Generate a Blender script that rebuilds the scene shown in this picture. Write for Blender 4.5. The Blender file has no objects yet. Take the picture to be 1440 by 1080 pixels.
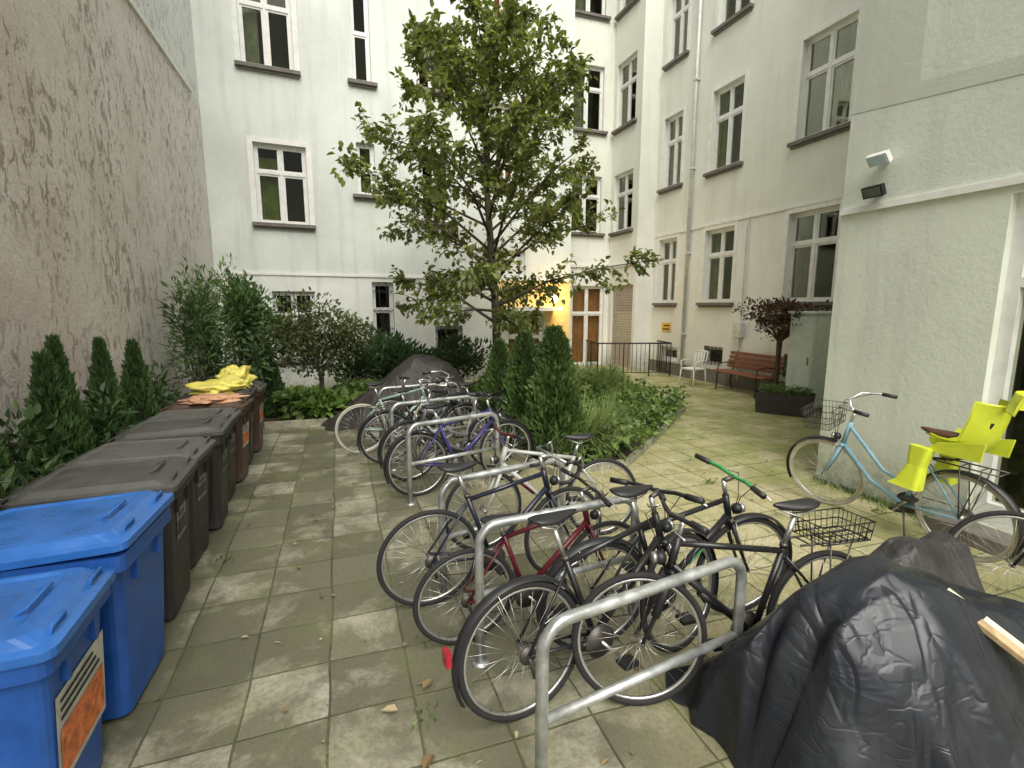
import bpy, math, random
from math import sin, cos, pi, radians
from mathutils import Vector, Matrix, noise
random.seed(7)
R = random.random
def U(a, b): return a + (b - a) * random.random()
C = bpy.context.collection

# ------------------------------------------------------------ materials
class NT:
    def __init__(s, name):
        s.m = bpy.data.materials.new(name); s.m.use_nodes = True
        s.t = s.m.node_tree; s.b = s.t.nodes["Principled BSDF"]; s.out = s.t.nodes["Material Output"]
    def n(s, typ, **kw):
        nd = s.t.nodes.new(typ)
        for k, v in kw.items(): setattr(nd, k, v)
        return nd
    def l(s, a, b): s.t.links.new(a, b)
    def coords(s, scale=(1, 1, 1), loc=(0, 0, 0), kind='Object'):
        tc = s.n('ShaderNodeTexCoord'); mp = s.n('ShaderNodeMapping')
        mp.inputs['Scale'].default_value = scale; mp.inputs['Location'].default_value = loc
        s.l(tc.outputs[kind], mp.inputs['Vector']); return mp.outputs['Vector']
    def noise(s, vec, scale, detail=4, rough=.55, dist=0):
        n = s.n('ShaderNodeTexNoise'); n.inputs['Scale'].default_value = scale
        n.inputs['Detail'].default_value = detail; n.inputs['Roughness'].default_value = rough
        n.inputs['Distortion'].default_value = dist
        if vec is not None: s.l(vec, n.inputs['Vector'])
        return n.outputs['Fac']
    def ramp(s, fac, stops):
        r = s.n('ShaderNodeValToRGB'); e = r.color_ramp.elements
        while len(e) < len(stops): e.new(.5)
        for i, (p, c) in enumerate(stops):
            e[i].position = p
            e[i].color = (c[0], c[1], c[2], 1) if isinstance(c, (tuple, list)) else (c, c, c, 1)
        s.l(fac, r.inputs[0]); return r.outputs[0]
    def mix(s, fac, a, b, mode='MIX'):
        m = s.n('ShaderNodeMix', data_type='RGBA', blend_type=mode)
        for sock, v in ((m.inputs[0], fac), (m.inputs[6], a), (m.inputs[7], b)):
            if isinstance(v, (int, float)): sock.default_value = v
            elif isinstance(v, (tuple, list)): sock.default_value = (v[0], v[1], v[2], 1)
            else: s.l(v, sock)
        return m.outputs[2]
    def math(s, op, a, b=0.0, c=0.0):
        m = s.n('ShaderNodeMath', operation=op)
        for i, v in enumerate((a, b, c)):
            if isinstance(v, (int, float)): m.inputs[i].default_value = v
            else: s.l(v, m.inputs[i])
        return m.outputs[0]
    def bump(s, h, strength=.3, dist=.01):
        b = s.n('ShaderNodeBump'); b.inputs['Strength'].default_value = strength
        b.inputs['Distance'].default_value = dist; s.l(h, b.inputs['Height'])
        s.l(b.outputs[0], s.b.inputs['Normal'])
    def sep(s, kind='Object'):
        tc = s.n('ShaderNodeTexCoord'); x = s.n('ShaderNodeSeparateXYZ'); s.l(tc.outputs[kind], x.inputs[0]); return x.outputs

def simple(name, col, rough=.5, metal=0.0, var=.25, vs=6.0, bump=0.0, bs=60, dirt=None):
    t = NT(name); v = t.coords()
    n = t.noise(v, vs, 3, .65)
    c2 = tuple(c * (1 - var) for c in col); c3 = tuple(min(1, c * (1 + var * .5)) for c in col)
    st = [(.3, c2), (.62, c3)]
    if dirt: st.append((.78, tuple(a * .5 + b * .5 for a, b in zip(col, dirt))))
    t.l(t.ramp(n, st), t.b.inputs['Base Color'])
    t.b.inputs['Metallic'].default_value = metal
    t.l(t.ramp(n, [(.3, max(0, rough - .08)), (.7, min(1, rough + .14))]), t.b.inputs['Roughness'])
    if bump: t.bump(t.noise(v, bs, 2), bump, .004)
    return t.m

def foliage(name, cols, transl=.3, rough=.5):
    t = NT(name); g = t.n('ShaderNodeNewGeometry')
    n = len(cols)
    c = t.ramp(g.outputs['Random Per Island'], [(i / (n - 1) if n > 1 else 0, cc) for i, cc in enumerate(cols)])
    big = t.noise(t.coords(), 1.6, 1)
    c = t.mix(1.0, c, t.ramp(big, [(.3, .62), (.7, 1.25)]), 'MULTIPLY')
    t.l(c, t.b.inputs['Base Color']); t.b.inputs['Roughness'].default_value = rough
    tr = t.n('ShaderNodeBsdfTranslucent'); t.l(t.mix(1, c, (1.3, 1.4, .6), 'MULTIPLY'), tr.inputs[0])
    ms = t.n('ShaderNodeMixShader'); ms.inputs[0].default_value = transl
    t.l(t.b.outputs[0], ms.inputs[1]); t.l(tr.outputs[0], ms.inputs[2]); t.l(ms.outputs[0], t.out.inputs[0])
    return t.m

def plaster(name, low, high, zband, stain=.35, bumpS=.25, gray=(.45, .47, .42)):
    t = NT(name); v = t.coords(); x = t.sep()
    z = x[2]
    band = t.math('GREATER_THAN', z, zband)
    c = t.mix(band, low, high)
    nb = t.noise(v, .6, 5, .65)
    n1 = t.ramp(nb, [(.38, 0), (.68, 1)])
    c = t.mix(t.math('MULTIPLY', n1, stain), c, gray)
    vs = t.coords(scale=(3.0, 3.0, .22)); st = t.ramp(t.noise(vs, 1.3, 4, .65), [(.52, 0), (.76, 1)])
    c = t.mix(t.math('MULTIPLY', st, stain * .8), c, tuple(g * .8 for g in gray))
    fine = t.noise(v, 18, 4, .7)
    dz = t.math('SUBTRACT', 1.0, t.math('MULTIPLY', z, 1.5)); dz = t.math('MAXIMUM', dz, 0.0)
    dz = t.math('MULTIPLY', dz, t.ramp(t.math('ADD', t.math('MULTIPLY', nb, .5), t.math('MULTIPLY', fine, .5)), [(.35, .2), (.6, 1)])); c = t.mix(dz, c, (.20, .21, .12))
    c = t.mix(t.math('MULTIPLY', fine, .14), c, (.3, .3, .27))
    t.l(c, t.b.inputs['Base Color']); t.b.inputs['Roughness'].default_value = .9
    t.bump(fine, bumpS, .02)
    return t.m

# ------------------------------------------------------------ mesh accumulator
class Acc:
    def __init__(s): s.v = []; s.f = []; s.mi = []; s.T = Matrix.Identity(4); s.sm = []
    def add(s, vs, fs, mi=0, smooth=False):
        o = len(s.v); T = s.T
        s.v.extend([(T @ Vector(p))[:] for p in vs])
        for f in fs: s.f.append([i + o for i in f]); s.mi.append(mi); s.sm.append(smooth)
    def box(s, a, b, mi=0):
        x0, y0, z0 = a; x1, y1, z1 = b
        s.add([(x0, y0, z0), (x1, y0, z0), (x1, y1, z0), (x0, y1, z0), (x0, y0, z1), (x1, y0, z1), (x1, y1, z1), (x0, y1, z1)],
              [(0, 3, 2, 1), (4, 5, 6, 7), (0, 1, 5, 4), (1, 2, 6, 5), (2, 3, 7, 6), (3, 0, 4, 7)], mi)
    def tube(s, pts, r, mi=0, seg=7, closed=False, flat=1.0):
        pts = [Vector(p) for p in pts]; n = len(pts)
        rs = r if isinstance(r, (list, tuple)) else [r] * n
        vs = []; prev = None
        for i, p in enumerate(pts):
            if closed: tg = pts[(i + 1) % n] - pts[i - 1]
            else: tg = pts[min(i + 1, n - 1)] - pts[max(i - 1, 0)]
            if tg.length < 1e-9: tg = Vector((0, 0, 1))
            tg.normalize()
            if prev is None:
                a = Vector((0, 1, 0)) if abs(tg.y) < .9 else Vector((1, 0, 0))
            else: a = prev
            nn = (a - tg * a.dot(tg)); nn.normalize(); prev = nn; bb = tg.cross(nn)
            for k in range(seg):
                an = 2 * pi * k / seg
                vs.append(p + nn * cos(an) * rs[i] + bb * sin(an) * rs[i] * flat)
        fs = []
        for i in range(n if closed else n - 1):
            j = (i + 1) % n
            for k in range(seg):
                k2 = (k + 1) % seg
                fs.append((i * seg + k, i * seg + k2, j * seg + k2, j * seg + k))
        if not closed: fs.append(tuple(range(seg))[::-1]); fs.append(tuple((n - 1) * seg + k for k in range(seg)))
        s.add(vs, fs, mi, True)
    def ell(s, c, r, mi=0, nu=14, nv=8, fn=None):
        vs = []
        for j in range(nv + 1):
            ph = pi * j / nv - pi / 2
            for i in range(nu):
                th = 2 * pi * i / nu
                p = Vector((cos(ph) * cos(th) * r[0], cos(ph) * sin(th) * r[1], sin(ph) * r[2]))
                if fn: p = fn(p)
                vs.append(p + Vector(c))
        fs = [(j * nu + i, j * nu + (i + 1) % nu, (j + 1) * nu + (i + 1) % nu, (j + 1) * nu + i) for j in range(nv) for i in range(nu)]
        s.add(vs, fs, mi, True)
    def loft(s, rings, mi=0, cap=True, smooth=False):
        n = len(rings[0]); vs = [p for r in rings for p in r]
        fs = [(j * n + i, j * n + (i + 1) % n, (j + 1) * n + (i + 1) % n, (j + 1) * n + i) for j in range(len(rings) - 1) for i in range(n)]
        s.add(vs, fs, mi, smooth)
        if cap:
            s.add(rings[-1], [tuple(range(n))], mi); s.add(rings[0], [tuple(range(n))[::-1]], mi)
    def obj(s, name, mats, parent=None, bevel=0):
        me = bpy.data.meshes.new(name); me.from_pydata(s.v, [], s.f)
        for m in mats: me.materials.append(m)
        me.polygons.foreach_set('material_index', s.mi); me.polygons.foreach_set('use_smooth', s.sm)
        me.update(); ob = bpy.data.objects.new(name, me); C.objects.link(ob)
        if parent: ob.parent = parent
        if bevel:
            b = ob.modifiers.new('b', 'BEVEL'); b.width = bevel; b.segments = 2; b.limit_method = 'ANGLE'; b.angle_limit = radians(40)
        return ob
def empty(name, loc=(0, 0, 0)):
    e = bpy.data.objects.new(name, None); C.objects.link(e); e.location = loc; e.empty_display_size = .2; return e
def rrect(x0, x1, y0, y1, r, z, n=4):
    pts = []
    for cx, cy, a0 in ((x1 - r, y1 - r, 0), (x0 + r, y1 - r, 90), (x0 + r, y0 + r, 180), (x1 - r, y0 + r, 270)):
        for k in range(n + 1):
            a = radians(a0 + 90 * k / n); pts.append((cx + r * cos(a), cy + r * sin(a), z))
    return pts

# shared materials
M_white = simple('white_paint', (.76, .76, .73), .45, var=.1)
M_sill = simple('sill_stone', (.17, .155, .135), .8, bump=.3)
M_surround = simple('surround_plaster', (.80, .80, .76), .85, var=.1)
def glassmat():
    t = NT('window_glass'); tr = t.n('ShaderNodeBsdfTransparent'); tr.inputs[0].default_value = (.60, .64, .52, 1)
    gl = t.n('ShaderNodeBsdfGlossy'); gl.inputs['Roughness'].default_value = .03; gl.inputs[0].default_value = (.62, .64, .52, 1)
    lw = t.n('ShaderNodeFresnel'); lw.inputs[0].default_value = 1.45
    b = t.n('ShaderNodeBump'); b.inputs['Strength'].default_value = .08; b.inputs['Distance'].default_value = .02
    t.l(t.noise(t.coords(), 1.5, 0), b.inputs['Height']); t.l(b.outputs[0], gl.inputs['Normal'])
    ms = t.n('ShaderNodeMixShader'); t.l(t.math('MINIMUM', t.math('MULTIPLY', lw.outputs[0], .8), .22), ms.inputs[0])
    t.l(tr.outputs[0], ms.inputs[1]); t.l(gl.outputs[0], ms.inputs[2]); t.l(ms.outputs[0], t.out.inputs[0]); return t.m
M_glass = glassmat()
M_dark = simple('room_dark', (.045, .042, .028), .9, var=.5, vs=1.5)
M_curt = simple('curtain_cloth', (.26, .27, .22), .9, var=.3, vs=4)
M_curt2 = simple('curtain_green', (.17, .21, .05), .9, var=.4, vs=4)
M_orange = simple('curtain_orange', (.65, .30, .16), .8, var=.3, vs=3)
M_iron = simple('dark_iron', (.03, .03, .032), .5, .5)
M_pipe = simple('zinc_pipe', (.62, .63, .60), .5, .2, var=.2)

# ------------------------------------------------------------ walls & windows
class Wall:
    """vertical wall; local frame s along d, o outward along n, z up"""
    def __init__(s, o, d, n):
        d = Vector((d[0], d[1], 0)).normalized(); n = Vector((n[0], n[1], 0)).normalized()
        s.M = Matrix(((d.x, n.x, 0, o[0]), (d.y, n.y, 0, o[1]), (0, 0, 1, 0), (0, 0, 0, 1)))
def build_wall(acc, W, s0, s1, z0, z1, ops, mi=0, rev=.2):
    acc.T = W.M
    xs = sorted(set([s0, s1] + [v for o in ops for v in (o[0], o[1])])); zs = sorted(set([z0, z1] + [v for o in ops for v in (o[2], o[3])]))
    xs = [x for x in xs if s0 <= x <= s1]; zs = [z for z in zs if z0 <= z <= z1]
    for i in range(len(xs) - 1):
        for j in range(len(zs) - 1):
            cx = (xs[i] + xs[i + 1]) / 2; cz = (zs[j] + zs[j + 1]) / 2
            if any(o[0] < cx < o[1] and o[2] < cz < o[3] for o in ops): continue
            acc.add([(xs[i], 0, zs[j]), (xs[i + 1], 0, zs[j]), (xs[i + 1], 0, zs[j + 1]), (xs[i], 0, zs[j + 1])], [(0, 1, 2, 3)], mi)
    for a, b, c, d in [o[:4] for o in ops]:
        acc.add([(a, 0, c), (b, 0, c), (b, 0, d), (a, 0, d), (a, -rev, c), (b, -rev, c), (b, -rev, d), (a, -rev, d)],
                [(0, 1, 5, 4), (1, 2, 6, 5), (2, 3, 7, 6), (3, 0, 4, 7)], mi)
    acc.T = Matrix.Identity(4)
WM = [M_white, M_glass, M_dark, M_curt, M_sill, M_surround, M_curt2, M_orange, M_iron]
def window(acc, W, a, b, c, d, style='double', sill=True, surround=True, curtain=None, grille=False):
    acc.T = W.M; o = -.10; fw = .05
    def fr(x0, x1, z0, z1, t=.06, oo=None):
        oo = o if oo is None else oo; acc.box((x0, oo - t, z0), (x1, oo, z1), 0)
    fr(a, a + fw, c, d); fr(b - fw, b, c, d); fr(a + fw, b - fw, c, c + fw); fr(a + fw, b - fw, d - fw, d)
    def sash(x0, x1, z0, z1):
        w = .042; t = .045; oo = o - .008
        fr(x0, x0 + w, z0, z1, t, oo); fr(x1 - w, x1, z0, z1, t, oo); fr(x0 + w, x1 - w, z0, z0 + w, t, oo); fr(x0 + w, x1 - w, z1 - w, z1, t, oo)
        acc.add([(x0 + w, oo - .025, z0 + w), (x1 - w, oo - .025, z0 + w), (x1 - w, oo - .025, z1 - w), (x0 + w, oo - .025, z1 - w)], [(0, 1, 2, 3)], 1)
    a1, b1, c1, d1 = a + fw, b - fw, c + fw, d - fw
    zt = c1 + (d1 - c1) * .66; m = (a1 + b1) / 2
    if style == 'double':
        fr(a1, b1, zt - .03, zt + .03, .07, o + .012); fr(m - .03, m + .03, c1, zt - .03, .07, o + .01); fr(m - .022, m + .022, zt + .03, d1, .06, o + .004)
        sash(a1, m - .03, c1, zt - .03); sash(m + .03, b1, c1, zt - .03); sash(a1, m - .022, zt + .03, d1); sash(m + .022, b1, zt + .03, d1)
    elif style == 'slit':
        k = c1 + (d1 - c1) * .5; fr(a1, b1, k - .025, k + .025, .06, o + .006); sash(a1, b1, c1, k - .025); sash(a1, b1, k + .025, d1)
    elif style == 'single': sash(a1, b1, c1, d1)
    elif style == 'stair':
        n = 3
        for i in range(n):
            x0 = a1 + (b1 - a1) * i / n; x1 = a1 + (b1 - a1) * (i + 1) / n
            for j in range(4):
                z0 = c1 + (d1 - c1) * j / 4; z1 = c1 + (d1 - c1) * (j + 1) / 4; sash(x0 + .004, x1 - .004, z0 + .004, z1 - .004)
    dp = -.75
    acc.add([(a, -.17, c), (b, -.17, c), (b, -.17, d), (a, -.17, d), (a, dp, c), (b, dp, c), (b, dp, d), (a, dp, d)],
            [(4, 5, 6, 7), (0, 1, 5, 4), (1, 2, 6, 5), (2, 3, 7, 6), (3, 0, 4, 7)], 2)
    if curtain is not None:
        kind, l0, l1, top = curtain
        n = 28; vs = []; fs = []
        for i in range(n + 1):
            x = a + (b - a) * (l0 + (l1 - l0) * i / n); y = -.24 + .02 * sin(i * 1.9) + .01 * sin(i * 4.1)
            vs += [(x, y, c), (x, y, c + (d - c) * top)]
        for i in range(n): fs.append((2 * i, 2 * i + 2, 2 * i + 3, 2 * i + 1))
        acc.add(vs, fs, kind, True)
    if sill:
        acc.box((a - .12, -.09, c - .07), (b + .12, .11, c + .003), 4); acc.box((a - .08, .003, c - .12), (b + .08, .06, c - .071), 4)
    if surround:
        w = .11; e = .018
        acc.box((a - w, .001, c + .004), (a - .001, e, d + w), 5); acc.box((b + .001, .001, c + .004), (b + w, e, d + w), 5); acc.box((a - .001, .001, d + .001), (b + .001, e, d + w), 5)
    if grille:
        n = max(3, int((b - a) / .14))
        for i in range(n + 1):
            x = a + (b - a) * i / n; acc.tube([(x, -.03, c), (x, -.03, d)], .008, 8, 5)
        for k in range(3):
            z = c + (d - c) * (k + .5) / 3; acc.tube([(a, -.035, z), (b, -.035, z)], .008, 8, 5)
            for i in range(n):
                x = a + (b - a) * (i + .5) / n; acc.tube([(x + .05 * cos(q), -.03, z + .05 * sin(q)) for q in [2 * pi * u / 8 for u in range(8)]], .006, 8, 4, True)
    acc.T = Matrix.Identity(4)

ang = radians(5)
B1 = Wall((-2.5, 12.6), (cos(ang), sin(ang)), (sin(ang), -cos(ang)))
RW = Wall((9.2, 0), (0, 1), (-1, 0))
B2 = Wall((0, 15), (1, 0), (0, -1))
SW = Wall((8.6, 0), (0, 1), (-1, 0))
ST = Wall((0, 13.37), (1, 0), (0, -1))
NW = Wall((5.2, 0), (0, 1), (-1, 0))
LW = Wall((-2.5, 0), (0, 1), (1, 0))
TOP = 14.0
P_back = plaster('back_wing_plaster', (.84, .86, .81), (.76, .80, .755), 2.72, .42)
P_side = plaster('side_wing_plaster', (.88, .88, .82), (.83, .84, .75), 4.05, .28)
P_near = plaster('near_wing_plaster', (.77, .82, .71), (.70, .75, .65), 2.98, .34, .25)

# ---- back wing
bld = empty('apartment_building'); wa = Acc(); wi = Acc()
ops = []
def W1(a, b, c, d, **k): ops.append((a, b, c, d)); window(wi, B1, a, b, c, d, **k)
W1(.93, 2.0, 3.82, 5.52, curtain=(6, .0, .45, .85)); W1(.83, 1.87, 7.06, 8.95, curtain=(3, 0, .35, 1)); W1(.85, 1.9, 10.4, 12.3)
W1(1.1, 2.0, .75, 2.33, grille=True, surround=False)
W1(3.1, 3.52, 7.1, 9.2, style='slit', surround=False); W1(3.1, 3.52, 4.6, 5.78, style='slit', surround=False, curtain=(6, 0, 1, 1)); W1(3.33, 3.85, 1.2, 2.58, style='slit', grille=True, surround=False)
W1(4.58, 5.36, 7.2, 8.65, surround=False); W1(4.6, 5.4, 4.1, 5.6, surround=False); W1(4.9, 5.65, .78, 1.48, style='single', grille=True, surround=False)
W1(6.55, 7.4, 8.55, 10.9, style='stair', surround=False, sill=False, curtain=(7, 0, 1, 1)); W1(6.6, 7.45, 5.2, 7.2, style='stair', surround=False, sill=False, curtain=(7, 0, 1, 1))
W1(6.7, 7.5, 2.78, 3.5, style='stair', surround=False, sill=False, curtain=(7, 0, 1, 1))
W1(6.95, 8.1, .01, 1.75, style='double', surround=False, sill=False, curtain=(7, 0, 1, 1))
build_wall(wa, B1, 0, 8.95, 0, TOP, ops)
wa.T = B1.M
wa.box((0, .001, 2.69), (6.6, .025, 2.75), 1); wa.box((7.6, .001, 2.69), (8.95, .025, 2.75), 1)
wa.box((6.6, .002, 1.86), (8.4, .55, 1.96), 1)
wa.box((8.12, .001, .004), (8.945, .012, 1.855), 2); wa.box((6.5, .001, 1.965), (8.945, .012, 2.685), 2); wa.box((8.402, .001, 1.856), (8.945, .012, 1.964), 2)  # ochre panels: the lamp's warm glow painted onto the wall around it
wa.add([(8.95, 0, 0), (8.95, -3, 0), (8.95, -3, TOP), (8.95, 0, TOP)], [(0, 1, 2, 3)], 0)
wa.add([(0, 0, TOP), (8.95, 0, TOP), (8.95, -3, TOP), (0, -3, TOP)], [(0, 1, 2, 3)], 1)
wa.box((-.2, -.2, TOP + .004), (9.1, .4, TOP + .2), 1)
wa.T = Matrix.Identity(4)
wa.obj('walls', [P_back, M_surround, simple('ochre_painted_glow', (.74, .55, .24), .85, var=.15)], bld); wi.obj('windows', WM, bld)
la = Acc(); la.T = B1.M; la.ell((8.35, .14, 2.2), (.11, .1, .11), 0); la.box((8.3, 0.013, 2.12), (8.4, .07, 2.28), 1)
t = NT('lamp_globe'); t.b.inputs['Emission Color'].default_value = (1, .72, .35, 1); t.b.inputs['Emission Strength'].default_value = 9
la.obj('wall_lamp', [t.m, M_white])
pl = bpy.data.lights.new('entrance_lamp_light', 'POINT'); pl.energy = 40; pl.color = (1, .62, .22); pl.shadow_soft_size = .1
po = bpy.data.objects.new('entrance_lamp_light', pl); C.objects.link(po); po.location = B1.M @ Vector((8.45, .6, 2.15))

# ---- side wing
bld = empty('apartment_building'); wa = Acc(); wi = Acc(); ops = []
def WR(a, b, c, d, **k): ops.append((a, b, c, d)); window(wi, RW, a, b, c, d, **k)
for (a, b) in ((12.25, 13.08), (10.05, 11.08), (7.35, 8.5)):
    WR(a, b, 2.08, 3.93, curtain=(7, .0, .45, 1) if a > 12 else ((3, .7, 1, 1) if a > 9 else (3, .62, 1, .6))); WR(a, b, 5.36, 7.3, curtain=(3 if a > 12 else 6, .75, 1, 1) if a > 8 else (3, 0, .5, .62)); WR(a, b, 8.72, 10.6, curtain=(3, 0, .3, 1)); WR(a, b, 12.0, 13.7)
WR(7.75, 8.35, .45, .95, style='single', grille=True, sill=False, surround=False); WR(10.2, 10.9, .45, .95, style='single', grille=True, sill=False, surround=False)
WR(12.0, 12.8, .4, .8, style='single', sill=False, surround=False)
build_wall(wa, RW, 4.13, 13.37, 0, TOP, ops)
ops = []
for c, d in ((4.33, 6.1), (7.45, 9.35), (10.75, 12.6)):
    ops.append((7.1, 8.25, c, d)); window(wi, B2, 7.1, 8.25, c, d, curtain=(6 if c < 5 else 3, .1, .6, 1), surround=False)
ops.append((7.25, 8.45, .02, 2.65)); window(wi, B2, 7.25, 8.45, .02, 2.65, sill=False, surround=False, curtain=(7, 0, 1, 1))
build_wall(wa, B2, 6.0, 8.6, 0, TOP, ops)
ops = []
for c, d in ((4.33, 6.1), (7.45, 9.35), (10.75, 12.6)):
    ops.append((13.72, 14.8, c, d)); window(wi, SW, 13.72, 14.8, c, d, surround=False, curtain=(3, 0, .3, 1))
ops.append((13.5, 14.8, .02, 2.65)); build_wall(wa, SW, 13.37, 15, 0, TOP, ops); build_wall(wa, ST, 8.6, 9.2, 0, TOP, [])
wa.T = SW.M
for i in range(33): wa.box((13.5, -.12, .02 + i * .08), (14.8, -.085, .02 + i * .08 + .07), 2)
wa.box((13.37, .001, 3.24), (15, .05, 3.32), 1); wa.T = B2.M; wa.box((6.4, .001, 3.24), (8.545, .05, 3.32), 1)
wa.T = RW.M; wa.box((4.13, .001, 4.03), (13.3, .03, 4.10), 1); wa.box((4.13, .001, .0), (13.3, .03, .35), 3)
wa.T = Matrix.Identity(4)
wa.add([(6, 13.37, TOP), (9.2, 13.37, TOP), (9.2, 4.1, TOP), (14, 4.1, TOP), (14, 18, TOP), (6, 18, TOP)], [(0, 1, 2, 3, 4, 5)], 1)
M_shut = simple('shutter_slats', (.42, .36, .28), .6, var=.15)
wa.obj('walls', [P_side, M_surround, M_shut, M_sill], bld); wi.obj('windows', WM, bld)
dp = Acc(); dp.T = RW.M
dp.tube([(11.7, .07, .1), (11.7, .07, TOP)], .045, 0, 10)
for z in (1.2, 3.4, 5.6, 7.8, 10): dp.box((11.63, 0.0, z), (11.77, .12, z + .04), 0)
dp.obj('drainpipe', [M_pipe])
dp = Acc(); dp.T = RW.M; dp.tube([(9.62, .04, .2), (9.62, .04, 3.9), (9.62, .04, 4.0)], .02, 0, 8); dp.box((9.5, .02, 1.25), (9.74, .16, 1.6), 0); dp.obj('cable_pipe', [M_pipe], None, .01)
sg = Acc(); sg.T = RW.M; sg.box((12.35, .012, 1.25), (12.75, .025, 1.5), 0); sg.box((12.4, .026, 1.3), (12.7, .028, 1.34), 1); sg.box((12.4, .026, 1.4), (12.65, .028, 1.44), 1)
sg.obj('warning_sign', [simple('sign_yellow', (.75, .45, .03), .5), M_iron])

# ---- near right wing
bld = empty('apartment_building'); wa = Acc(); wi = Acc()
ops = [(.9, 2.66, .12, 2.9)]
build_wall(wa, NW, -4, 4.13, 0, TOP, ops, rev=.16)
wi.T = NW.M
for a, b, c, d in ((.9, 2.66, 2.82, 2.9), (2.56, 2.66, .12, 2.82), (.9, .98, .12, 2.82), (.98, 2.56, 2.15, 2.23), (1.7, 1.78, .12, 2.15), (.98, 1.7, .12, .3), (1.78, 2.56, .12, .3)):
    wi.box((a, -.2, c), (b, -.08, d), 0)
wi.add([(.98, -.15, .12), (2.56, -.15, .12), (2.56, -.15, 2.9), (.98, -.15, 2.9)], [(0, 1, 2, 3)], 1)
wi.add([(.8, -.6, .0), (2.7, -.6, .0), (2.7, -.6, 3), (.8, -.6, 3)], [(0, 1, 2, 3)], 2); wi.add([(2.7, -.6, .0), (2.7, -.2, .0), (2.7, -.2, 3), (2.7, -.6, 3)], [(0, 1, 2, 3)], 2)
wa.T = NW.M; wa.box((2.78, .001, 2.96), (4.125, .035, 3.02), 1); wa.box((-4, .001, 2.96), (2.78, .035, 3.02), 1)
wa.box((.7, .0, .0), (2.8, .28, .115), 2)
# soft shadow high on the wall, painted as a greyer panel
wa.add([(2.0, .004, 3.72), (4.128, .004, 3.98), (4.128, .004, 5.6), (3.5, .004, 5.2), (3.48, .004, 4.05), (2.0, .004, 3.85)], [(0, 1, 2, 3, 4, 5)], 3)
wa.T = Matrix.Identity(4)
wa.add([(5.2, 4.13, 0), (9.2, 4.13, 0), (9.2, 4.13, TOP), (5.2, 4.13, TOP)], [(0, 1, 2, 3)], 0)
wa.add([(5.2, 4.13, TOP), (9.2, 4.13, TOP), (9.2, -4, TOP), (5.2, -4, TOP)], [(0, 1, 2, 3)], 1)
wa.obj('walls', [P_near, M_surround, M_sill, plaster('near_wing_painted_shadow', (.58, .62, .53), (.58, .62, .53), 2, .3, .2)], bld); wi.obj('windows', WM, bld)

# ---- left firewall
t = NT('rough_firewall_plaster'); v = t.coords(); x = t.sep()
band = t.math('GREATER_THAN', x[2], 6.12)
nb = t.noise(v, .8, 6, .65)
c = t.ramp(nb, [(.3, (.64, .55, .48)), (.5, (.77, .69, .62)), (.72, (.86, .81, .76))])
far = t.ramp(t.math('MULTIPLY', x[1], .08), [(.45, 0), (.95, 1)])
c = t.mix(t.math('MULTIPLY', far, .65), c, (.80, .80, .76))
vs = t.coords(scale=(3.4, 3.4, 1.5)); fl = t.noise(vs, 2.6, 8, .8, .8)
flk = t.ramp(fl, [(.545, 0), (.59, 1)]); msk = t.ramp(t.noise(v, .7, 2), [(.36, 0), (.55, 1)])
fm = t.math('MULTIPLY', flk, msk)
c = t.mix(t.math('MULTIPLY', fm, .75), c, (.38, .29, .22))
fine = t.noise(v, 16, 6, .75)
c = t.mix(t.math('MULTIPLY', t.ramp(fine, [(.5, 0), (.68, 1)]), .45), c, (.50, .41, .35))
up = t.mix(t.ramp(nb, [(.4, 0), (.7, 1)]), (.82, .84, .81), (.72, .75, .71))
c = t.mix(band, c, up)
t.l(c, t.b.inputs['Base Color']); t.b.inputs['Roughness'].default_value = .95
t.bump(t.math('ADD', fine, t.math('MULTIPLY', fm, -.6)), .8, .035)
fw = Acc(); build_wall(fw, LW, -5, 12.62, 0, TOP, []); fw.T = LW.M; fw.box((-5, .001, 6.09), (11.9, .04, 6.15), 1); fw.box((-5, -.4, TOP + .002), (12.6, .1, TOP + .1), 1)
fw.add([(-5, -.4, 0), (12.6, -.4, 0), (12.6, -.4, TOP), (-5, -.4, TOP)], [(3, 2, 1, 0)], 0)
fw.add([(-5, -.4, 0), (-5, 0, 0), (-5, 0, TOP), (-5, -.4, TOP)], [(0, 1, 2, 3)], 0)
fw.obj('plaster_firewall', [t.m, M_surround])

# ------------------------------------------------------------ ground
t = NT('mossy_paving'); tc = t.coords(loc=(.53, .1, 0)); v = t.coords(); x = t.sep()
br = t.n('ShaderNodeTexBrick'); br.offset = 0; br.squash = 1
br.inputs['Scale'].default_value = 1; br.inputs['Brick Width'].default_value = .41; br.inputs['Row Height'].default_value = .41
br.inputs['Mortar Size'].default_value = .007; br.inputs['Mortar Smooth'].default_value = .4
br.inputs['Color1'].default_value = (0, 0, 0, 1); br.inputs['Color2'].default_value = (1, 1, 1, 1); br.inputs['Mortar'].default_value = (.5, .5, .5, 1)
wob = t.n('ShaderNodeVectorMath', operation='ADD'); nz = t.n('ShaderNodeTexNoise'); nz.inputs['Scale'].default_value = 1.7; nz.inputs['Detail'].default_value = 1
sc = t.n('ShaderNodeVectorMath', operation='SCALE'); sc.inputs['Scale'].default_value = .045
t.l(v, nz.inputs['Vector']); t.l(nz.outputs['Color'], sc.inputs[0]); t.l(tc, wob.inputs[0]); t.l(sc.outputs[0], wob.inputs[1]); t.l(wob.outputs[0], br.inputs['Vector'])
tile = br.outputs['Color']; mort = br.outputs['Fac']
right = t.ramp(t.math('MULTIPLY', x[0], .2), [(.22, 0), (.52, 1)])
dark = t.mix(tile, (.115, .11, .07), (.19, .18, .12))
light = t.mix(tile, (.36, .335, .25), (.52, .49, .39))
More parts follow.
